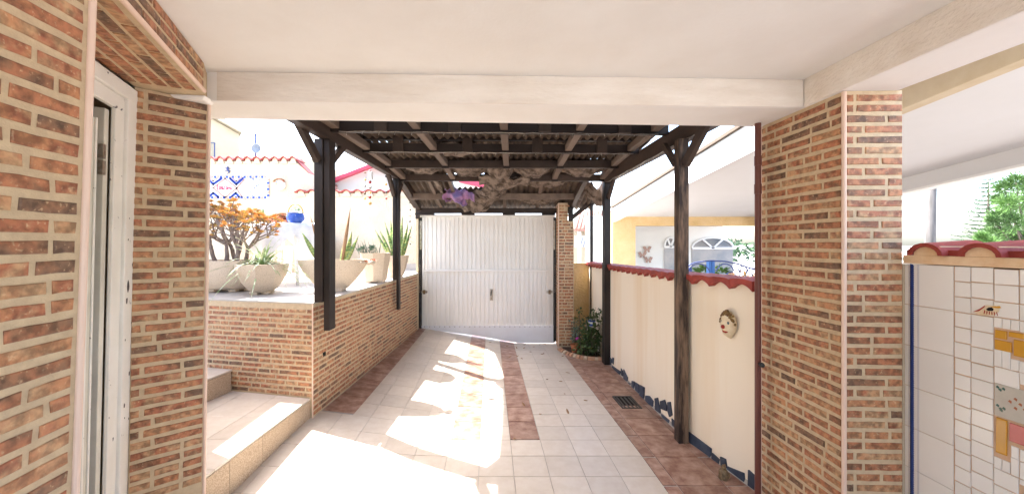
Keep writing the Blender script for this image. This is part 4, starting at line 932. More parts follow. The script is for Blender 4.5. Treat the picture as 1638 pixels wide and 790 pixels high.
# branching succulent tree
sc = thing('succulent_tree', 'branching succulent with twisted grey stems and orange rosettes', 'succulent', (-3.0, 3.92, TZ + .28)); br = MB(); ro = MB(); r2 = random.Random(12)
def rosette(a, c, r):
    for ring, (n, el, L) in enumerate(((7, .25, 1), (6, .75, .8), (4, 1.2, .55))):
        for k in range(n):
            w_ = 2 * math.pi * k / n + ring * .5; d = Vector((math.cos(w_) * math.cos(el), math.sin(w_) * math.cos(el), math.sin(el))); a.leaf(c, d, r * L, r * .55, -.1 * r, (0, 0, 1), 2, .3)
def grow(p, d, L, r, dep):
    pts = [p]; q = p.copy()
    for k in range(4): d = (d + Vector((r2.uniform(-.35, .35), r2.uniform(-.3, .3), r2.uniform(-.1, .25)))).normalized(); q = q + d * L / 4; pts.append(q.copy())
    br.tube(pts, [lerp(r, r * .7, k / 4) for k in range(5)], 6)
    if dep == 0 or q.z > TZ + r2.uniform(.62, .98):
        rosette(ro, q, r2.uniform(.034, .05)); return
    if dep <= 2 and r2.random() < .75:
        s2_ = q + Vector((r2.uniform(-.09, .09), r2.uniform(-.07, .07), r2.uniform(-.02, .07))); br.tube([q, s2_], [.006, .004], 5); rosette(ro, s2_, r2.uniform(.03, .046))
    for k in range(r2.choice((2, 3, 3) if dep > 1 else (2, 2, 3))):
        grow(q, (d + Vector((r2.uniform(-1.2, 1.2), r2.uniform(-.6, .6), r2.uniform(-.35, .6)))).normalized(), L * r2.uniform(.65, .9), r * .62, dep - 1)
for bx, dx in ((-3.14, -.25), (-3.04, .1), (-2.93, .2), (-2.86, .55), (-2.98, -.05), (-2.90, .35)):
    grow(Vector((bx, 3.92 + r2.uniform(-.06, .06), TZ + .27)), Vector((dx, r2.uniform(-.2, .2), 1)).normalized(), .23, .024, 4)
build('stems', br, M['bark'], sc, smooth=True); stuff(build('rosettes', ro, M['rosette'], sc))
# small succulents in the bowls
ss = thing('small_succulents', 'mixed small succulents with a red rosette and pebbles in the boat shaped bowl', 'succulents', (-1.66, 3.95, TZ + .3)); a = MB()
for k in range(7): rosette(a, Vector((-1.75 + rnd.uniform(0, .30), 3.93 + rnd.uniform(-.05, .05), TZ + .31)), rnd.uniform(.03, .06))
build('rosettes', a, M['redsucc'], ss)
for k in range(12): a = MB(); a.ball((-1.74 + rnd.uniform(0, .30), 3.9 + rnd.uniform(-.05, .05), TZ + .305), rnd.uniform(.012, .03), 7, 5, jit=.08); build('pebble', a, M['pot'], ss, smooth=True)
s4 = thing('mixed_succulents', 'pale green and grey spiky succulents in the tall faceted pot', 'succulents', (-1.8, 4.83, TZ + .35)); a = MB()
for k in range(8): rosette(a, Vector((-1.98 + rnd.uniform(0, .32), 4.78 + rnd.uniform(-.08, .1), TZ + .37 + rnd.uniform(0, .07))), rnd.uniform(.04, .09))
for k in range(26): a.leaf((-1.9 + rnd.uniform(-.1, .18), 4.8, TZ + .36), (rnd.uniform(-.7, .5), rnd.uniform(-.4, .4), 1), rnd.uniform(.08, .22), .012, 0, seg=2)
build('leaves', a, M['leafb'], s4)

# ---------------------------------------------------------------- terrace table, stool and things on it
tb = thing('garden_table', 'round garden table under a long white tablecloth on the terrace', 'table', (-2.75, 4.95, TZ))
TT = 1.853
a = MB()
def drape(u, v):
    w_ = u * 2 * math.pi; r_ = .40
    if v < .45: q = v / .45; return (-2.89 + r_ * 1.0 * q * math.cos(w_), 4.75 + r_ * q * math.sin(w_), TT)
    q = (v - .45) / .55; corner = 1 - abs((w_ - 4.60 + math.pi / 4) % (math.pi / 2) - math.pi / 4) / (math.pi / 4); L = .13 + .37 * corner; wv = .018 * math.sin(w_ * 11) * q
    return (-2.89 + (r_ * 1.0 + .02 * q + wv) * math.cos(w_), 4.75 + (r_ + .02 * q + wv) * math.sin(w_), TT - L * q)
a.grid(drape, 72, 14); cl = build('tablecloth', a, M['linen'], None, smooth=True, solid=.003); tag(cl, 'white tablecloth hanging in points from the round terrace table', 'tablecloth')
a = MB(); a.lathe((-2.89, 4.75, TT - .037), [(.37, 0), (.39, .01), (.39, .032)], 28, 1, 1); build('tabletop', a, M['plastic'], tb, auto=True)
for sx_, sy_ in ((-1, -1), (1, -1), (1, 1), (-1, 1)):
    a = MB(); a.tube([(-2.89 + sx_ * .28, 4.75 + sy_ * .26, TZ), (-2.89 + sx_ * .22, 4.75 + sy_ * .2, TT - .04)], [.02, .026], 8); build('leg', a, M['plastic'], tb, smooth=True)
bx_ = MB(); bx_.box(-4.75, -3.36, 6.44, 6.9, TZ, 1.70); mbn = thing('masonry_bench', 'low tan masonry bench behind the white table and chair', 'bench', (-4, 6.6, TZ)); build('base', bx_, M['granite'], mbn)
bx_ = MB(); bx_.box(-4.78, -3.34, 6.42, 6.92, 1.701, 1.735); build('top_slab', bx_, M['pot'], mbn, bevel=.006)

st = thing('plastic_chair', 'white plastic chair standing behind the cloth covered table', 'chair', (-3.45, 5.9, TZ))
for x, y in ((-3.52, 5.80), (-3.10, 5.80), (-3.52, 6.2), (-3.12, 6.2)):
    a = MB(); a.hexa([(x - .04, y - .03, TZ), (x + .04, y - .03, TZ), (x + .04, y + .03, TZ), (x - .04, y + .03, TZ)], [(x - .055, y - .04, TZ + .42), (x + .055, y - .04, TZ + .42), (x + .055, y + .04, TZ + .42), (x - .055, y + .04, TZ + .42)]); build('leg', a, M['plastic'], st, bevel=.01)
a = MB(); a.box(-3.60, -3.04, 5.74, 6.26, TZ + .42, TZ + .455); build('seat', a, M['plastic'], st, bevel=.012)
a = MB(); a.grid(lambda u, v: (lerp(-3.57, -3.07, u), 6.22 + .06 * v, TZ + .46 + .40 * v * (1 - .15 * (2 * u - 1) ** 2)), 10, 6); build('backrest', a, M['plastic'], st, smooth=True, solid=.018)
for x in (-3.60, -3.06):
    a = MB(); a.tube([(x, 5.80, TZ + .42), (x, 5.80, TZ + .60), (x, 5.9, TZ + .64), (x, 6.22, TZ + .66)], .016, 8); build('armrest', a, M['plastic'], st, smooth=True)
tr = thing('succulent_tray', 'shallow clay tray of red succulents on the white tablecloth', 'planter', (-3.02, 4.9, TT))
a = MB(); a.lathe((-2.93, 4.65, TT + .001), [(.10, 0), (.14, .035), (.145, .045), (.135, .045), (.125, .03)], 20, 1.15, .8); build('tray', a, M['terra'], tr, auto=True)
a = MB()
for k in range(22): rosette(a, Vector((-2.93 + rnd.uniform(-.12, .12), 4.65 + rnd.uniform(-.07, .07), TT + .045 + rnd.uniform(0, .06))), rnd.uniform(.035, .06))
build('rosettes', a, M['redsucc'], tr)
ct = thing('cactus', 'small green cactus left of the red succulents on the table', 'cactus', (-3.17, 4.8, TT)); a = MB(); a.lathe((-3.11, 4.55, TT + .001), [(.035, 0), (.045, .04)], 12); build('pot', a, M['terra'], ct)
a = MB(); a.ball((-3.11, 4.55, TT + .09), .045, 10, 7, (.8, .6, 1.2)); a.ball((-3.145, 4.55, TT + .13), .025, 8, 6, (.7, .5, 1.3)); a.ball((-3.075, 4.55, TT + .14), .026, 8, 6, (.7, .5, 1.3)); build('pads', a, M['sanse'], ct, smooth=True)
bp_ = thing('blue_pot', 'glazed blue pot with a yellow hoop handle on the table', 'flower pot', (-2.68, 4.8, TT))
a = MB(); a.lathe((-2.67, 4.55, TT + .001), [(.055, 0), (.09, .03), (.10, .07), (.085, .115), (.092, .125), (.08, .125), (.07, .10)], 22); build('pot', a, M['bluepot'], bp_, auto=True)
a = MB(); a.tube([(-2.67 + .092 * math.cos(w * math.pi / 14), 4.55, TT + .12 + .115 * math.sin(w * math.pi / 14)) for w in range(15)], .006, 6); build('handle', a, M['mustard'], bp_, smooth=True)
a = MB(); leafball(a, (-2.67, 4.55, TT + .13), .06, 60, .05, .02); build('leaves', a, M['spider'], bp_)
bd = thing('bird_ornament', 'small dark bird ornament perched on the white chair armrest', 'ornament', (-3.60, 5.85, TZ + .64))
a = MB(); q = Vector((-3.60, 5.92, TZ + .705)); a.ball(q, .045, 10, 7, (.8, .7, 1.1)); a.ball(q + Vector((-.01, -.01, .06)), .026, 8, 6); a.leaf(q + Vector((-.03, 0, .06)), (-1, 0, -.1), .05, .015); a.leaf(q, (1, 0, -.5), .10, .05); build('bird', a, M['bronze'], bd, smooth=True)

# ---------------------------------------------------------------- terrace back walls with coping, plaque and ornaments
BW = 7.2
tw2 = thing('terrace_wall', 'tall cream stucco wall with scalloped coping behind the terrace', 'wall', (-5, BW, TZ))
def bx2(px): return (px - CX) / F * BW
def bz(py): return CAMZ + (CY - py) / F * BW
a = MB(); a.v = []; pr = [(-9.5, -.3), (bx2(500), -.3), (bx2(500), bz(300)), (bx2(495), bz(278)), (bx2(472), bz(258)), (-9.5, bz(258))]
a.hexa([(x, BW, z) for x, z in pr], [(x, BW + .2, z) for x, z in pr]); a.f = [f for f in a.f]; build('stucco', a, M['stucco'], tw2)
def scallop(par, x0, x1, z, y, per, amp):
    x = x0
    while x < x1 - .01:
        b = MB(); n = 8
        for yy in (y - .05, y + .25):
            for k in range(n + 1):
                s_ = k / n; h = amp * math.cos((s_ - .5) * 2 * math.pi) ; b.v += [Vector((x + per * s_, yy, z + h - .012)), Vector((x + per * s_, yy, z + h + .012))]
        q = 2 * (n + 1)
        for k in range(n): c = 2 * k; b.f += [(c, c + 2, c + 3, c + 1), (q + c + 2, q + c, q + c + 1, q + c + 3), (c + 1, c + 3, q + c + 3, q + c + 1), (c + 2, c, q + c, q + c + 2)]
        b.f += [(0, 1, q + 1, q), (2 * n + 1, 2 * n, q + 2 * n, q + 2 * n + 1)]
        build('coping_tile', b, M['red'], par, auto=True)
        c2 = MB(); c2.hexa([(x + per * .12, y - .02, z - .10), (x + per * .88, y - .02, z - .10), (x + per * .88, y + .2, z - .10), (x + per * .12, y + .2, z - .10)], [(x + per * .32, y - .02, z + amp * .55), (x + per * .68, y - .02, z + amp * .55), (x + per * .68, y + .2, z + amp * .55), (x + per * .32, y + .2, z + amp * .55)]); build('mortar_fill', c2, M['stucco'], par)
        x += per
scallop(tw2, bx2(318), bx2(472), bz(254), BW, .176, .03)
a = MB(); a.bar((bx2(472), BW + .1, bz(254)), (bx2(494), BW + .1, bz(277)), .22, .012); build('coping_slope', a, M['red'], tw2)
tw3 = thing('low_terrace_wall', 'lower cream stucco wall with scalloped coping behind the snake plants', 'wall', (-2.8, 7.0, TZ))
x3 = lambda px: (px - CX) / F * 7.1; z3 = lambda py: CAMZ + (CY - py) / F * 7.1
a = MB(); a.box(x3(474), x3(668), 7.1, 7.195, -.3, z3(309)); build('stucco', a, M['stucco'], tw3)
scallop(tw3, x3(473), x3(664), z3(306), 7.1, .218, .022)
a = MB(); a.box(-1.95, -1.622, 6.42, 6.60, -.2, 2.60); 
# mosaic plaque
pq = thing('mosaic_plaque', 'long mosaic plaque with crimson letters and blue zigzags on the terrace wall', 'plaque', (-5.4, BW, 2.3))
X0, X1, Y0, Y1 = 333, 430, 282, 317
def pl(px0, px1, py0, py1, m, name, y0=.0, y1=.012): a = MB(); a.box(bx2(px0), bx2(px1), BW - y1, BW - y0 - .0003, bz(py1), bz(py0)); return build(name, a, M[m], pq)
pl(X0 - 4, X1, Y0, Y1, 'tile', 'base'); 
a = MB()
def bt(a, px, py, s=.022): x, z = bx2(px), bz(py); a.box(x - s, x + s, BW - .018, BW - .0121, z - s, z + s)
bb = MB(); bn = MB()
for k in range(21): bt(bb if k % 2 else bn, 331 + k * 4.7, 283.5); bt(bn if k % 2 else bb, 331 + k * 4.7, 316)
for k in range(6): bt(bb if k % 2 else bn, 429.5, 288 + k * 5)
def zz(mb, pts, s, w=.022):
    for (x0, y0), (x1, y1) in zip(pts, pts[1:]):
        n = max(1, int(math.hypot(x1 - x0, y1 - y0) / s))
        for k in range(n + 1): bt(mb, lerp(x0, x1, k / n), lerp(y0, y1, k / n), w)
zz(bb, [(333, 286), (342, 295), (355, 286)], 2.2, .021); zz(bb, [(369, 286), (379, 295), (389, 286)], 2.2, .021)
zz(bb, [(335, 315), (342, 309), (350, 315)], 2.2, .021); zz(bb, [(371, 315), (378, 309), (383, 315)], 2.2, .021)
for cx_, cy, sx_, sy_ in ((361, 301, 19, 15),): zz(bn, [(cx_ - sx_, cy), (cx_, cy - sy_), (cx_ + sx_, cy), (cx_, cy + sy_), (cx_ - sx_, cy)], 1.8, .014)
zz(bn, [(379, 302), (392, 287)], 1.8, .014); zz(bn, [(380, 303), (388, 315)], 1.8, .014)
zz(bn, [(338, 286), (342, 289.5), (348, 286)], 1.8, .014); zz(bn, [(374, 286), (379, 290), (384, 286)], 1.8, .014)
stuff(build('blue_border', bb, M['mosaicblue'], pq)); stuff(build('tan_border', bn, M['mosaicbrown'], pq))
for q in ([(381, 302), (392, 288), (390, 313)], [(333, 292), (333, 312), (341, 302)]):
    a = MB(); a.plate([(bx2(x), BW - .0125, bz(y)) for x, y in q], (0, -1, 0), .003); build('salmon_field', a, M['mosaicpink'], pq)
tx = MB()
def strokes(mb, S, m_=.009):
    for (x0, y0), (x1, y1) in S: mb.bar((bx2(x0), BW - .015, bz(y0)), (bx2(x1), BW - .015, bz(y1)), .008, m_ * 2, (0, 1, 0) if abs(x0 - x1) > abs(y0 - y1) else (0, 1, 0))
LT_ = [((349, 295), (349, 303.5)), ((349, 303.5), (353, 303.5)), ((352.2, 298), (352.2, 303)), ((354.3, 303), (354.3, 298)), ((354.3, 298), (357, 303)), ((357, 303), (357, 298)),
       ((358.3, 296), (361.8, 296)), ((361.8, 296), (358.3, 303)), ((358.3, 303), (362, 303)), ((363.6, 298), (363.6, 303)), ((365.5, 303), (365.5, 299)), ((365.5, 299), (367.3, 301)), ((367.3, 301), (369, 299)), ((369, 299), (369, 303)), ((371, 299), (371, 303)),
       ((349, 303.8), (374, 303))]
strokes(tx, LT_); build('lettering', tx, M['mosaictext'], pq)
a = MB(); 
for x, y in ((404, 286), (406, 288), (409, 289), (413, 289), (416, 288.5), (406, 286), (418, 289), (408, 301), (411, 297), (414, 296), (407, 300), (401, 307), (405, 313), (412, 298)): bt(a, x, y, .010)
build('small_marks', a, M['iron'], pq)
# wall ornaments
lz = thing('gecko_ornament', 'small blue gecko ornament on the wall above the plaque', 'ornament', (bx2(364), BW, bz(274))); a = MB(); c = Vector((bx2(365), BW - .012, bz(272)))
a.tube([c + Vector((.0, 0, .06)), c, c + Vector((.03, 0, -.05)), c + Vector((-.02, 0, -.08))], [.014, .022, .012, .004], 6)
for dx, dz in ((-.05, .05), (.05, .03), (-.05, -.03), (.06, -.03)): a.tube([c, c + Vector((dx, 0, dz))], .006, 5)
build('body', a, M['iron'], lz, smooth=True)
wpz = thing('wall_pot', 'white face shaped wall pot crowned with brown succulents', 'wall planter', (bx2(450), BW, bz(300)))
a = MB(); a.ball((bx2(450), BW - .04, bz(297)), .10, 16, 10, (1, .6, .95)); build('face', a, M['white'], wpz, smooth=True)
a = MB(); a.ball((bx2(447), BW - .105, bz(296)), .016, 8, 5); build('nose', a, M['mustard'], wpz, smooth=True)
a = MB()
for k in (-1, 1): a.ball((bx2(449.5) + k * .035, BW - .09, bz(293)), .013, 8, 5)
build('eye', a, M['iron'], wpz, smooth=True)
a = MB()
for k in range(9): w_ = R(10 + k * 20); rosette(a, Vector((bx2(450) + .10 * math.cos(w_), BW - .07, bz(293) + .06 * math.sin(w_))), .036)
build('succulents', a, M['redsucc'], wpz)
# hanging bead mobiles from the left rail
def mobile(px, py0, py1, t, cols_, label, step=9):
    x = (px - CX) / F * t; z = lambda py: CAMZ + (CY - py) / F * t
    r = thing('bead_mobile', label, 'mobile', (x, t, z(py1)), 'hanging bead mobiles'); a = MB(); a.tube([(x, t, z(py0)), (x, t, z(py1))], .0015, 4); build('cord', a, M['steel'], r)
    y = py0 + 6; k = 0
    while y < py1:
        a = MB(); a.ball((x + rnd.uniform(-.004, .004), t, z(y)), rnd.uniform(.012, .022), 8, 6, (1, .5, 1)); build('bead', a, M[cols_[k % len(cols_)]], r, smooth=True); y += step + rnd.uniform(-2, 3); k += 1
mobile(584, 270, 325, 4.7, ('bronze', 'rosette', 'steel'), 'bead mobile of small brown beads, leftmost under the rail')
mobile(592, 268, 335, 4.6, ('nose', 'rosette', 'nose', 'steel', 'mustard'), 'bead mobile with a white lantern and orange beads')
mobile(618, 276, 332, 4.9, ('black', 'mustard', 'black', 'nose', 'mustard'), 'bead mobile with black and yellow beads near the second post', 12)
mobile(656, 318, 392, 6.38, ('black', 'black', 'steel'), 'bead mobile of dark stones beside the gate jamb', 11)
a = MB(); q = P(592.5, 281, 4.6); a.box(q.x - .025, q.x + .025, 4.58, 4.63, q.z - .05, q.z + .05); tag(build('hanging_lantern', a, M['white'], None, bevel=.01), 'tiny white lantern hanging among the beads under the rail', 'lantern')

# ---------------------------------------------------------------- buildings beyond the terrace
nh = thing('tall_neighbour_house', 'two storey cream house with barred window at far left', 'house', (-12.5, 14, 0))
HT = 13.0
def hp(px, py, t=HT): return P(px, py, t)
hv = Vector((1.0, .9, 0)).normalized()
c1 = P(383, 215, HT); L0 = c1 - hv * 9
a = MB(); a.hexa([(L0.x, L0.y, -.6), (c1.x, c1.y, -.6), (c1.x - 4.5, c1.y + 5, -.6), (L0.x - 4, L0.y + 5, -.6)], [(L0.x, L0.y, 10), (c1.x, c1.y, c1.z), (c1.x - 4.5, c1.y + 5, c1.z), (L0.x - 4, L0.y + 5, 10)]); build('wall', a, M['creamwall'], nh)
a = MB(); a.hexa([(L0.x, L0.y - .3, 10.0), (c1.x + .2, c1.y - .15, c1.z), (c1.x - 4.4, c1.y + 5, c1.z), (L0.x - 4, L0.y + 5, 10)], [(L0.x, L0.y - .3, 10.2), (c1.x + .2, c1.y - .15, c1.z + .15), (c1.x - 4.4, c1.y + 5, c1.z + .15), (L0.x - 4, L0.y + 5, 10.2)]); build('roof', a, M['creamwall'], nh)
def onw(s, z, off=0): return c1 - hv * s + Vector((hv.y, -hv.x, 0)) * off + Vector((0, 0, z - c1.z))
w_ = MB(); w_.hexa([onw(1.75, 3.6, .02), onw(.85, 3.6, .02), onw(.85, 3.6, -.1), onw(1.75, 3.6, -.1)], [onw(1.75, 4.75, .02), onw(.85, 4.75, .02), onw(.85, 4.75, -.1), onw(1.75, 4.75, -.1)]); wi = build('window', w_, M['glass'], nh)
for s_ in (1.75, 1.3, .85): b_ = MB(); b_.bar(onw(s_, 3.6, .03), onw(s_, 4.75, .03), .06, .06); build('frame', b_, M['bluepaint'], wi)
for k in range(11): b_ = MB(); b_.tube([onw(1.95 - k * .125, 3.5, .30), onw(1.95 - k * .125, 4.95, .30), onw(1.95 - k * .125, 5.03, .02)], .018, 4); build('bar', b_, M['iron'], wi)
b_ = MB(); b_.tube([onw(1.98, 4.95, .3), onw(.68, 4.95, .3)], .012, 4); build('bar', b_, M['iron'], wi)
mh = thing('low_tiled_house', 'low house roof with pale red tiles behind the terrace wall', 'house', (-9, 16, 0))
def slab(par, pts, th, m, name): b = MB(); b.plate(pts, (0, 0, -1), th); return build(name, b, M[m], par)
a = MB(); a.box(P(372, 0, 15).x, P(512, 0, 15).x, 15, 20, -.6, P(0, 262, 15).z); build('wall', a, M['creamwall'], mh)
def rooftiles(par, p0, p1, q0, q1, n, m='redroof'):
    r = build('roof', MB().plate([p0, p1, q1, q0], (0, 0, -1), .08), M[m], par)
    for k in range(n):
        f_ = (k + .5) / n; b = MB(); b.tube([Vector(p0).lerp(Vector(p1), f_), Vector(q0).lerp(Vector(q1), f_)], (Vector(p1) - Vector(p0)).length / n * .36, 6); build('tile_row', b, M[m], r, smooth=True)
rooftiles(mh, P(380, 258, 14.7), P(505, 264, 14.7), P(384, 247, 17), P(484, 244, 17), 24)
oh = thing('cream_gable_house', 'cream house wall with tiled eaves between the wall and the first post', 'house', (-5.6, 10.5, 0))
a = MB(); pr = [(483, 470), (520, 470), (520, 265), (485, 249)]; a.hexa([P(x, y, 10.5) for x, y in pr], [P(x, y, 10.5) + Vector((0, 3, 0)) for x, y in pr]); build('wall', a, M['creamwall'], oh)
rooftiles(oh, P(487, 300, 9.6), P(535, 300, 9.6), P(489, 291, 10.4), P(535, 287, 10.4), 14)
ds = thing('satellite_dish', 'grey satellite dish and mast behind the terrace wall', 'satellite dish', (-6.4, 12, 2)); DT = 13
a = MB(); a.tube([P(409, 262, DT), P(409, 214, DT)], .03, 6); a.tube([P(407, 216, DT), P(416, 216, DT)], .02, 5); build('mast', a, M['iron'], ds)
a = MB(); cc = P(411, 238, DT - .15)
a.grid(lambda u, v: cc + Vector((math.cos(u * 2 * math.pi) * v * .17, -.05 * v * v, math.sin(u * 2 * math.pi) * v * .17)), 20, 4); build('dish', a, M['satgrey'], ds, smooth=True, solid=.01)
gh = thing('white_gable_house', 'white gabled house with crimson verge trim behind the posts', 'house', (-4.5, 11.5, 0)); GD = 11.0
pr = [(520, 430), (690, 430), (690, 300), (597, 268), (533, 290), (520, 290)]; a = MB(); a.hexa([P(x, y, GD) for x, y in pr], [P(x, y, GD) + Vector((0, 4, 0)) for x, y in pr]); build('wall', a, M['palewhite'], gh)
a = MB(); a.bar(P(526, 292, GD - .15), P(598, 264, GD - .15), .18, .09); build('verge', a, M['winred'], gh)
a = MB(); a.bar(P(597, 264, GD - .15), P(700, 303, GD - .15), .18, .09); build('verge', a, M['winred'], gh)
rooftiles(gh, P(487, 306, GD - .9), P(537, 305, GD - .9), P(495, 297, GD), P(540, 297, GD), 10)
fh = thing('red_ridge_house', 'far white house with red ridge seen through the roof hole', 'house', (-1.2, 20, 0)); a = MB(); pr = [(690, 430), (900, 430), (900, 345), (775, 300), (735, 285), (690, 300)]
a.hexa([P(x, y, 20) for x, y in pr], [P(x, y, 20) + Vector((0, 5, 0)) for x, y in pr]); build('wall', a, M['white'], fh)
a = MB(); a.bar(P(735, 287, 19.8), P(790, 300, 19.8), .4, .3); build('ridge', a, M['winred'], fh)

# ---------------------------------------------------------------- neighbour on the right
ny = thing('yellow_neighbour_house', 'ochre neighbour house with arched windows and sloping white porch roof', 'house', (4.2, 9, 0))
def zr(t): return 3.16 - .10 * t
def ex(t): return 2.93 - .046 * t
T0, T9 = 1.2, 9.0
a = MB(); xr = 6.05
a.hexa([(ex(T0), T0, zr(T0)), (xr, T0, zr(T0)), (xr, T9 + 2, zr(T9 + 2)), (ex(T9), T9 + 2, zr(T9 + 2))], [(ex(T0), T0, zr(T0) + .2), (xr, T0, zr(T0) + .2), (xr, T9 + 2, zr(T9 + 2) + .2), (ex(T9), T9 + 2, zr(T9 + 2) + .2)]); build('roof', a, M['soffit'], ny)
a = MB(); a.hexa([(ex(T0) - .08, T0, zr(T0) - .13), (ex(T0) - .003, T0, zr(T0) - .13), (ex(T9) - .003, T9 - .05, zr(T9) - .13), (ex(T9) - .08, T9 - .05, zr(T9) - .13)], [(ex(T0) - .08, T0, zr(T0) + .205), (ex(T0) - .003, T0, zr(T0) + .205), (ex(T9) - .003, T9 - .05, zr(T9) + .205), (ex(T9) - .08, T9 - .05, zr(T9) + .205)]); build('fascia', a, M['soffit'], ny)
k = 0; t = 3.0
rl = build('verge_cap', MB().hexa([(ex(T0) - .12, T0, zr(T0) + .207), (ex(T0) + .1, T0, zr(T0) + .207), (ex(T9) + .1, T9, zr(T9) + .207), (ex(T9) - .12, T9, zr(T9) + .207)], [(ex(T0) - .12, T0, zr(T0) + .25), (ex(T0) + .1, T0, zr(T0) + .25), (ex(T9) + .1, T9, zr(T9) + .25), (ex(T9) - .12, T9, zr(T9) + .25)]), M['oldtile'], ny)
a = MB(); a.hexa([(xr - .10, 2.2, zr(2.2) - .20), (xr + .02, 2.2, zr(2.2) - .20), (xr + .02, 9, zr(9) - .20), (xr - .10, 9, zr(9) - .20)], [(xr - .10, 2.2, zr(2.2) - .001), (xr + .02, 2.2, zr(2.2) - .001), (xr + .02, 9, zr(9) - .001), (xr - .10, 9, zr(9) - .001)]); build('eaves_beam', a, M['soffit'], ny)
a = MB(); a.hexa([(xr - .13, 2.2, zr(2.2) - .235), (xr + .05, 2.2, zr(2.2) - .235), (xr + .05, 9, zr(9) - .235), (xr - .13, 9, zr(9) - .235)], [(xr - .13, 2.2, zr(2.2) - .202), (xr + .05, 2.2, zr(2.2) - .202), (xr + .05, 9, zr(9) - .202), (xr - .13, 9, zr(9) - .202)]); build('eaves_board', a, M['white'], ny)
a = MB(); a.hexa([(3.26, 1.6, zr(1.6) - .17), (3.38, 1.6, zr(1.6) - .17), (3.20, 4.2, zr(4.2) - .17), (3.08, 4.2, zr(4.2) - .17)], [(3.26, 1.6, zr(1.6) - .002), (3.38, 1.6, zr(1.6) - .002), (3.20, 4.2, zr(4.2) - .002), (3.08, 4.2, zr(4.2) - .002)]); build('beam', a, M['yellowbeam'], ny, bevel=.006)
yz = lambda py: CAMZ + (CY - py) / F * 9; yx = lambda px: (px - CX) / F * 9
a = MB(); a.box(yx(980), yx(1016.5), 9, 9.25, -.6, 2.36); build('wall', a, M['ochre'], ny)
a = MB(); a.box(yx(1016.5) + .001, 6.1, 9.002, 9.25, yz(361), 2.36); build('lintel', a, M['ochre'], ny)
a = MB(); a.box(yx(960), yx(1206), 10.6, 10.8, -.6, 2.4); bw = build('back_wall', a, M['white'], ny)
a = MB(); a.box(yx(979), yx(1017), 9.25, 10.6, -.6, 2.3); build('side_wall', a, M['white'], ny)
a = MB(); a.box(yx(1016), 6.1, 9.0, 10.7, -.62, -.30); build('porch_floor', a, M['terrace'], ny)
def arched(x0, x1, zs, zt, z0, label=None):
    Y = 10.598; n = 12; cx_ = (x0 + x1) / 2; rx_ = (x1 - x0) / 2; pts = [(x0, z0), (x1, z0)] + [(cx_ + rx_ * math.cos(math.pi * k / n), zs + (zt - zs) * math.sin(math.pi * k / n)) for k in range(n + 1)]
    w = build('window', MB().plate([(x, Y - .004, z) for x, z in pts], (0, -1, 0), .01), M['glass'], ny)
    b = MB(); b.tube([(x, Y - .03, z) for x, z in pts[2:]], .03, 6); b.bar((x0, Y - .03, z0), (x0, Y - .03, zs), .06, .05); b.bar((x1, Y - .03, z0), (x1, Y - .03, zs), .06, .05); b.bar((x0, Y - .03, zs), (x1, Y - .03, zs), .05, .06); build('frame', b, M['plastic'], w)
    for x in [lerp(x0, x1, k / 4) for k in (1, 2, 3)]:
        b = MB(); b.bar((x, Y - .03, z0), (x, Y - .03, zs), .085, .045); build('glazing_bar', b, M['plastic'], w)
    for ang in (60, 120): b = MB(); b.bar((cx_ + .0, Y - .03, zs), (cx_ + rx_ * math.cos(R(ang)), Y - .03, zs + (zt - zs) * math.sin(R(ang))), .05, .045); build('glazing_bar', b, M['plastic'], w)
k_ = 10.6 / F
arched((1106 - CX) * k_, (1172 - CX) * k_, CAMZ - 7 * k_, CAMZ + 10 * k_, .4); arched((1062 - CX) * k_, (1082 - CX) * k_, CAMZ - 5 * k_, CAMZ + 10 * k_, .3)
for px, py in ((1035, 399), (1027.5, 408), (1037, 416)):
    q = P(px, py, 10.56); r = thing('butterfly_ornament', {1035: 'upper right wall butterfly on the white porch wall', 1027.5: 'left wall butterfly, middle of the three on the porch wall', 1037: 'lowest wall butterfly on the porch wall'}[px], 'ornament', q, 'butterflies on the porch wall')
    for s_ in (-1, 1): a = MB(); a.plate([q, q + Vector((s_ * .05, 0, .10)), q + Vector((s_ * .13, 0, .08)), q + Vector((s_ * .09, 0, -.005))][::-s_], (0, -1, 0), .006); a.plate([q, q + Vector((s_ * .07, 0, -.01)), q + Vector((s_ * .08, 0, -.07)), q + Vector((s_ * .03, 0, -.08))][::-s_], (0, -1, 0), .006); build('wing', a, M['mosaicbrown'], r)
ir = thing('iron_railing', 'arched blue wrought iron scroll railing behind the cream wall', 'railing', (3.4, 6.2, .9)); IT = 6.2
def arcpts(c, r, a0, a1, n=14, k=0): return [P(c[0] + r * (1 - k * i / n) * math.cos(R(lerp(a0, a1, i / n))), c[1] - r * (1 - k * i / n) * math.sin(R(lerp(a0, a1, i / n))), IT) for i in range(n + 1)]
a = MB(); a.tube([P(x, y, IT) for x, y in ((1098, 430), (1104, 423), (1112, 420), (1135, 417), (1160, 418), (1180, 422), (1212, 433))], .012, 6)
build('top_bar', a, M['iron'], ir, smooth=True)
for c, r, a0, a1, k in (((1118, 440), 18, 20, 160, 0), ((1160, 436), 14, 10, 170, 0), ((1187, 432), 9, -80, 250, .5), ((1168, 444), 10, 0, 330, .5), ((1203, 440), 12, 40, 200, .2), ((1196, 440), 8, -60, 200, .5)):
    a = MB(); a.tube(arcpts(c, r, a0, a1, 16, k), .010, 5); build('scroll', a, M['iron'], ir, smooth=True)
a = MB(); q = P(1186, 445, IT); a.tube([P(1181, 450, IT), P(1184, 432, IT), P(1190, 428, IT)], .01, 5); build('scroll', a, M['iron'], ir, smooth=True)
a = MB()
for px, py in ((1170, 438), (1189, 434), (1193, 441), (1207, 440), (1172, 446)): leafball(a, P(px, py, IT - .03), .02, 7, .05, .04)
build('metal_leaves', a, M['rosette'], ir)
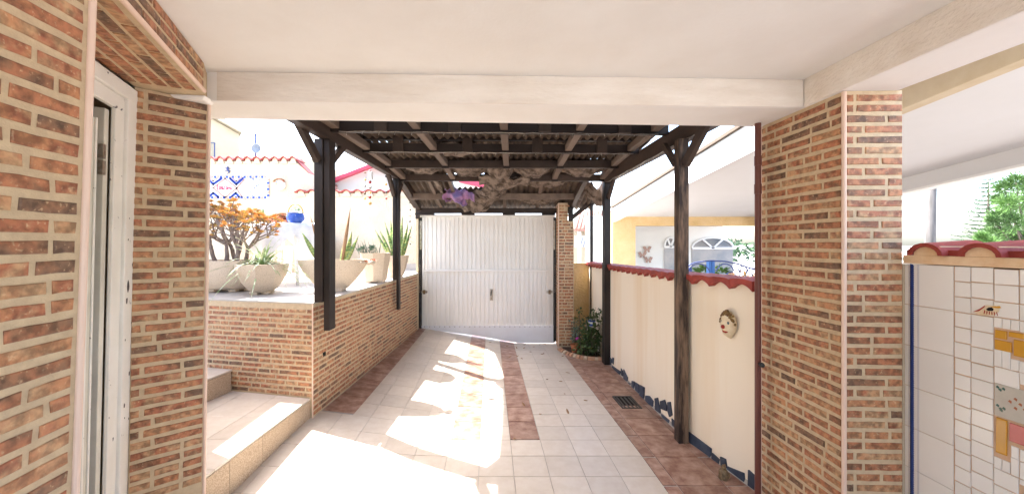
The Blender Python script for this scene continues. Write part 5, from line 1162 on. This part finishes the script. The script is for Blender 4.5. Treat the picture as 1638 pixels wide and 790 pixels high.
a = MB(); a.box(P(1103, 0, IT).x, P(1107, 0, IT).x, IT, IT + .04, -.6, 1.2); build('railing_post', a, M['iron'], ir)
bp2 = MB(); q0, q1 = P(1134, 417, 7), P(1143.5, 417, 7); bp2.box(q0.x, (q0.x + q1.x) / 2 - .004, 7, 7.1, -.6, q0.z); bp2.box((q0.x + q1.x) / 2 + .004, q1.x, 7, 7.1, -.6, q0.z + .01); tag(build('blue_gate_post', bp2, M['bluepaint'], None, bevel=.005), 'bright blue post behind the cream wall in front of the arched window', 'post')
a = MB(); leafball(a, P(1130, 440, 7.6), .25, 160, .12, .07); leafball(a, P(1150, 440, 7.8), .22, 110, .12, .07); tag(build('garden_shrub', a, M['lushtree'], None), 'green shrub behind the blue post', 'shrub')
# tiled roof house behind the thin post
rh = thing('tiled_roof_house', 'house with red tiled roof and pale yellow wall behind the gate pier', 'house', (2.8, 13, 0)); RT = 13
a = MB(); a.box(P(915, 0, RT).x, P(1010, 0, RT).x, RT, RT + 4, -.6, P(0, 366, RT).z); build('wall', a, M['creamwall'], rh)
rooftiles(rh, P(918, 366, RT - .4), P(1015, 366, RT - .4), P(925, 338, RT + 2.5), P(1015, 338, RT + 2.5), 16)
a = MB(); a.box(P(917, 0, RT).x, P(952, 0, RT).x, RT - .5, RT - .35, P(0, 395, RT).z, P(0, 378, RT).z); lt = build('lattice', a, M['white'], rh)
for k in range(7): b = MB(); b.bar(P(918 + k * 5, 395, RT - .52), P(923 + k * 5, 378, RT - .52), .03, .03); build('lattice_bar', b, M['satgrey'], lt)
for px in (927, 951, 957): b = MB(); q = P(px, 420, RT - .6); b.box(q.x - .05, q.x + .05, RT - .6, RT - .5, -.6, 2.0); build('column', b, M['white'] if px == 927 else M['bluepaint'], rh)

# ---------------------------------------------------------------- trees and pole at the far right
pl_ = thing('telegraph_pole', 'grey wooden telegraph pole beyond the tiled wall', 'pole', P(1490, 460, 13)); a = MB(); q = P(1488, 400, 13); a.tube([(q.x - .05, 13, -.6), (q.x, 13, 2.0), (q.x + .14, 13, 7.5)], [.15, .14, .12], 12); build('shaft', a, M['pole'], pl_, smooth=True)
np_ = thing('norfolk_pine', 'slender Norfolk pine with thin tiered branches', 'tree', P(1580, 460, 24)); q = P(1581, 400, 24); base = Vector((q.x, 24, -.6)); Htop = P(0, 286, 24).z
a = MB(); a.tube([base, (base.x, 24, Htop)], [.16, .02], 8); build('trunk', a, M['trunk'], np_, smooth=True)
lf = MB(); r3 = random.Random(3); z = .6
while z < Htop - .1:
    R_ = lerp(2.1, .22, ((z + .6) / (Htop + .6)) ** 1.15); nb = 8
    for k in range(nb):
        w_ = k * 2 * math.pi / nb + r3.uniform(-.3, .3); rr = R_ * r3.uniform(.75, 1.1)
        for j in range(int(rr / .085)):
            u = (j + 1) * .085; c = Vector((base.x + math.cos(w_) * u, 24 + math.sin(w_) * u, z + .16 * u * u / max(.3, rr) + r3.uniform(-.03, .03)))
            for _ in range(5): lf.leaf(c, (math.cos(w_) + r3.uniform(-.9, .9), math.sin(w_) + r3.uniform(-.9, .9), r3.uniform(.1, .9)), r3.uniform(.12, .22), .06, 0, seg=1)
    z += .27
stuff(build('crown', lf, M['pine'], np_))
lt_ = thing('feathery_tree', 'bright green feathery tree right of the slender pine', 'tree', P(1640, 460, 17)); base = P(1645, 400, 17); base.z = -.6
a = MB(); a.tube([base, base + Vector((.1, 0, 2.2)), base + Vector((-.1, 0, 4.2))], [.2, .15, .05], 8)
lf = MB(); r3 = random.Random(9); cen = []
for px, py, rr in ((1605, 300, .30), (1625, 290, .38), (1612, 325, .34), (1632, 325, .45), (1600, 345, .34), (1622, 355, .50), (1592, 372, .36), (1612, 385, .45), (1578, 388, .30), (1640, 385, .5), (1650, 300, .6), (1660, 340, .7), (1675, 380, .8), (1596, 318, .16), (1588, 352, .18), (1570, 378, .16), (1690, 310, .8)):
    c = P(px, py, 17 + r3.uniform(-.5, .6)); cen.append((c, rr)); a.tube([base + Vector((0, 0, 1.5 + r3.uniform(0, 1.2))), base.lerp(c, .55) + Vector((0, 0, .6)), c], [.05, .035, .012], 5)
for c, rr in cen:
    rr *= 1.25
    for _ in range(int(1700 * rr + 200)):
        d = Vector((r3.gauss(0, 1), r3.gauss(0, 1), r3.gauss(0, 1))).normalized(); p = c + d * rr * r3.uniform(.2, 1.1) ** .6 * (.75 + .35 * math.sin(d.x * 7 + d.z * 9)); lf.leaf(p, d + Vector((0, 0, .5)), r3.uniform(.09, .2), .055, 0, seg=1)
build('trunk', a, M['trunk'], lt_, smooth=True); stuff(build('crown', lf, M['lushtree'], lt_))
bh = MB(); r3 = random.Random(5)
for k in range(46):
    x = lerp(9, 46, k / 45); leafball(bh, (x, 44 + r3.uniform(-3, 3), r3.uniform(.2, 1.2)), r3.uniform(.9, 1.7), 60, .5, .3)
tag(stuff(build('distant_trees', bh, M['pine'], None)), 'low distant belt of trees on the horizon', 'trees')
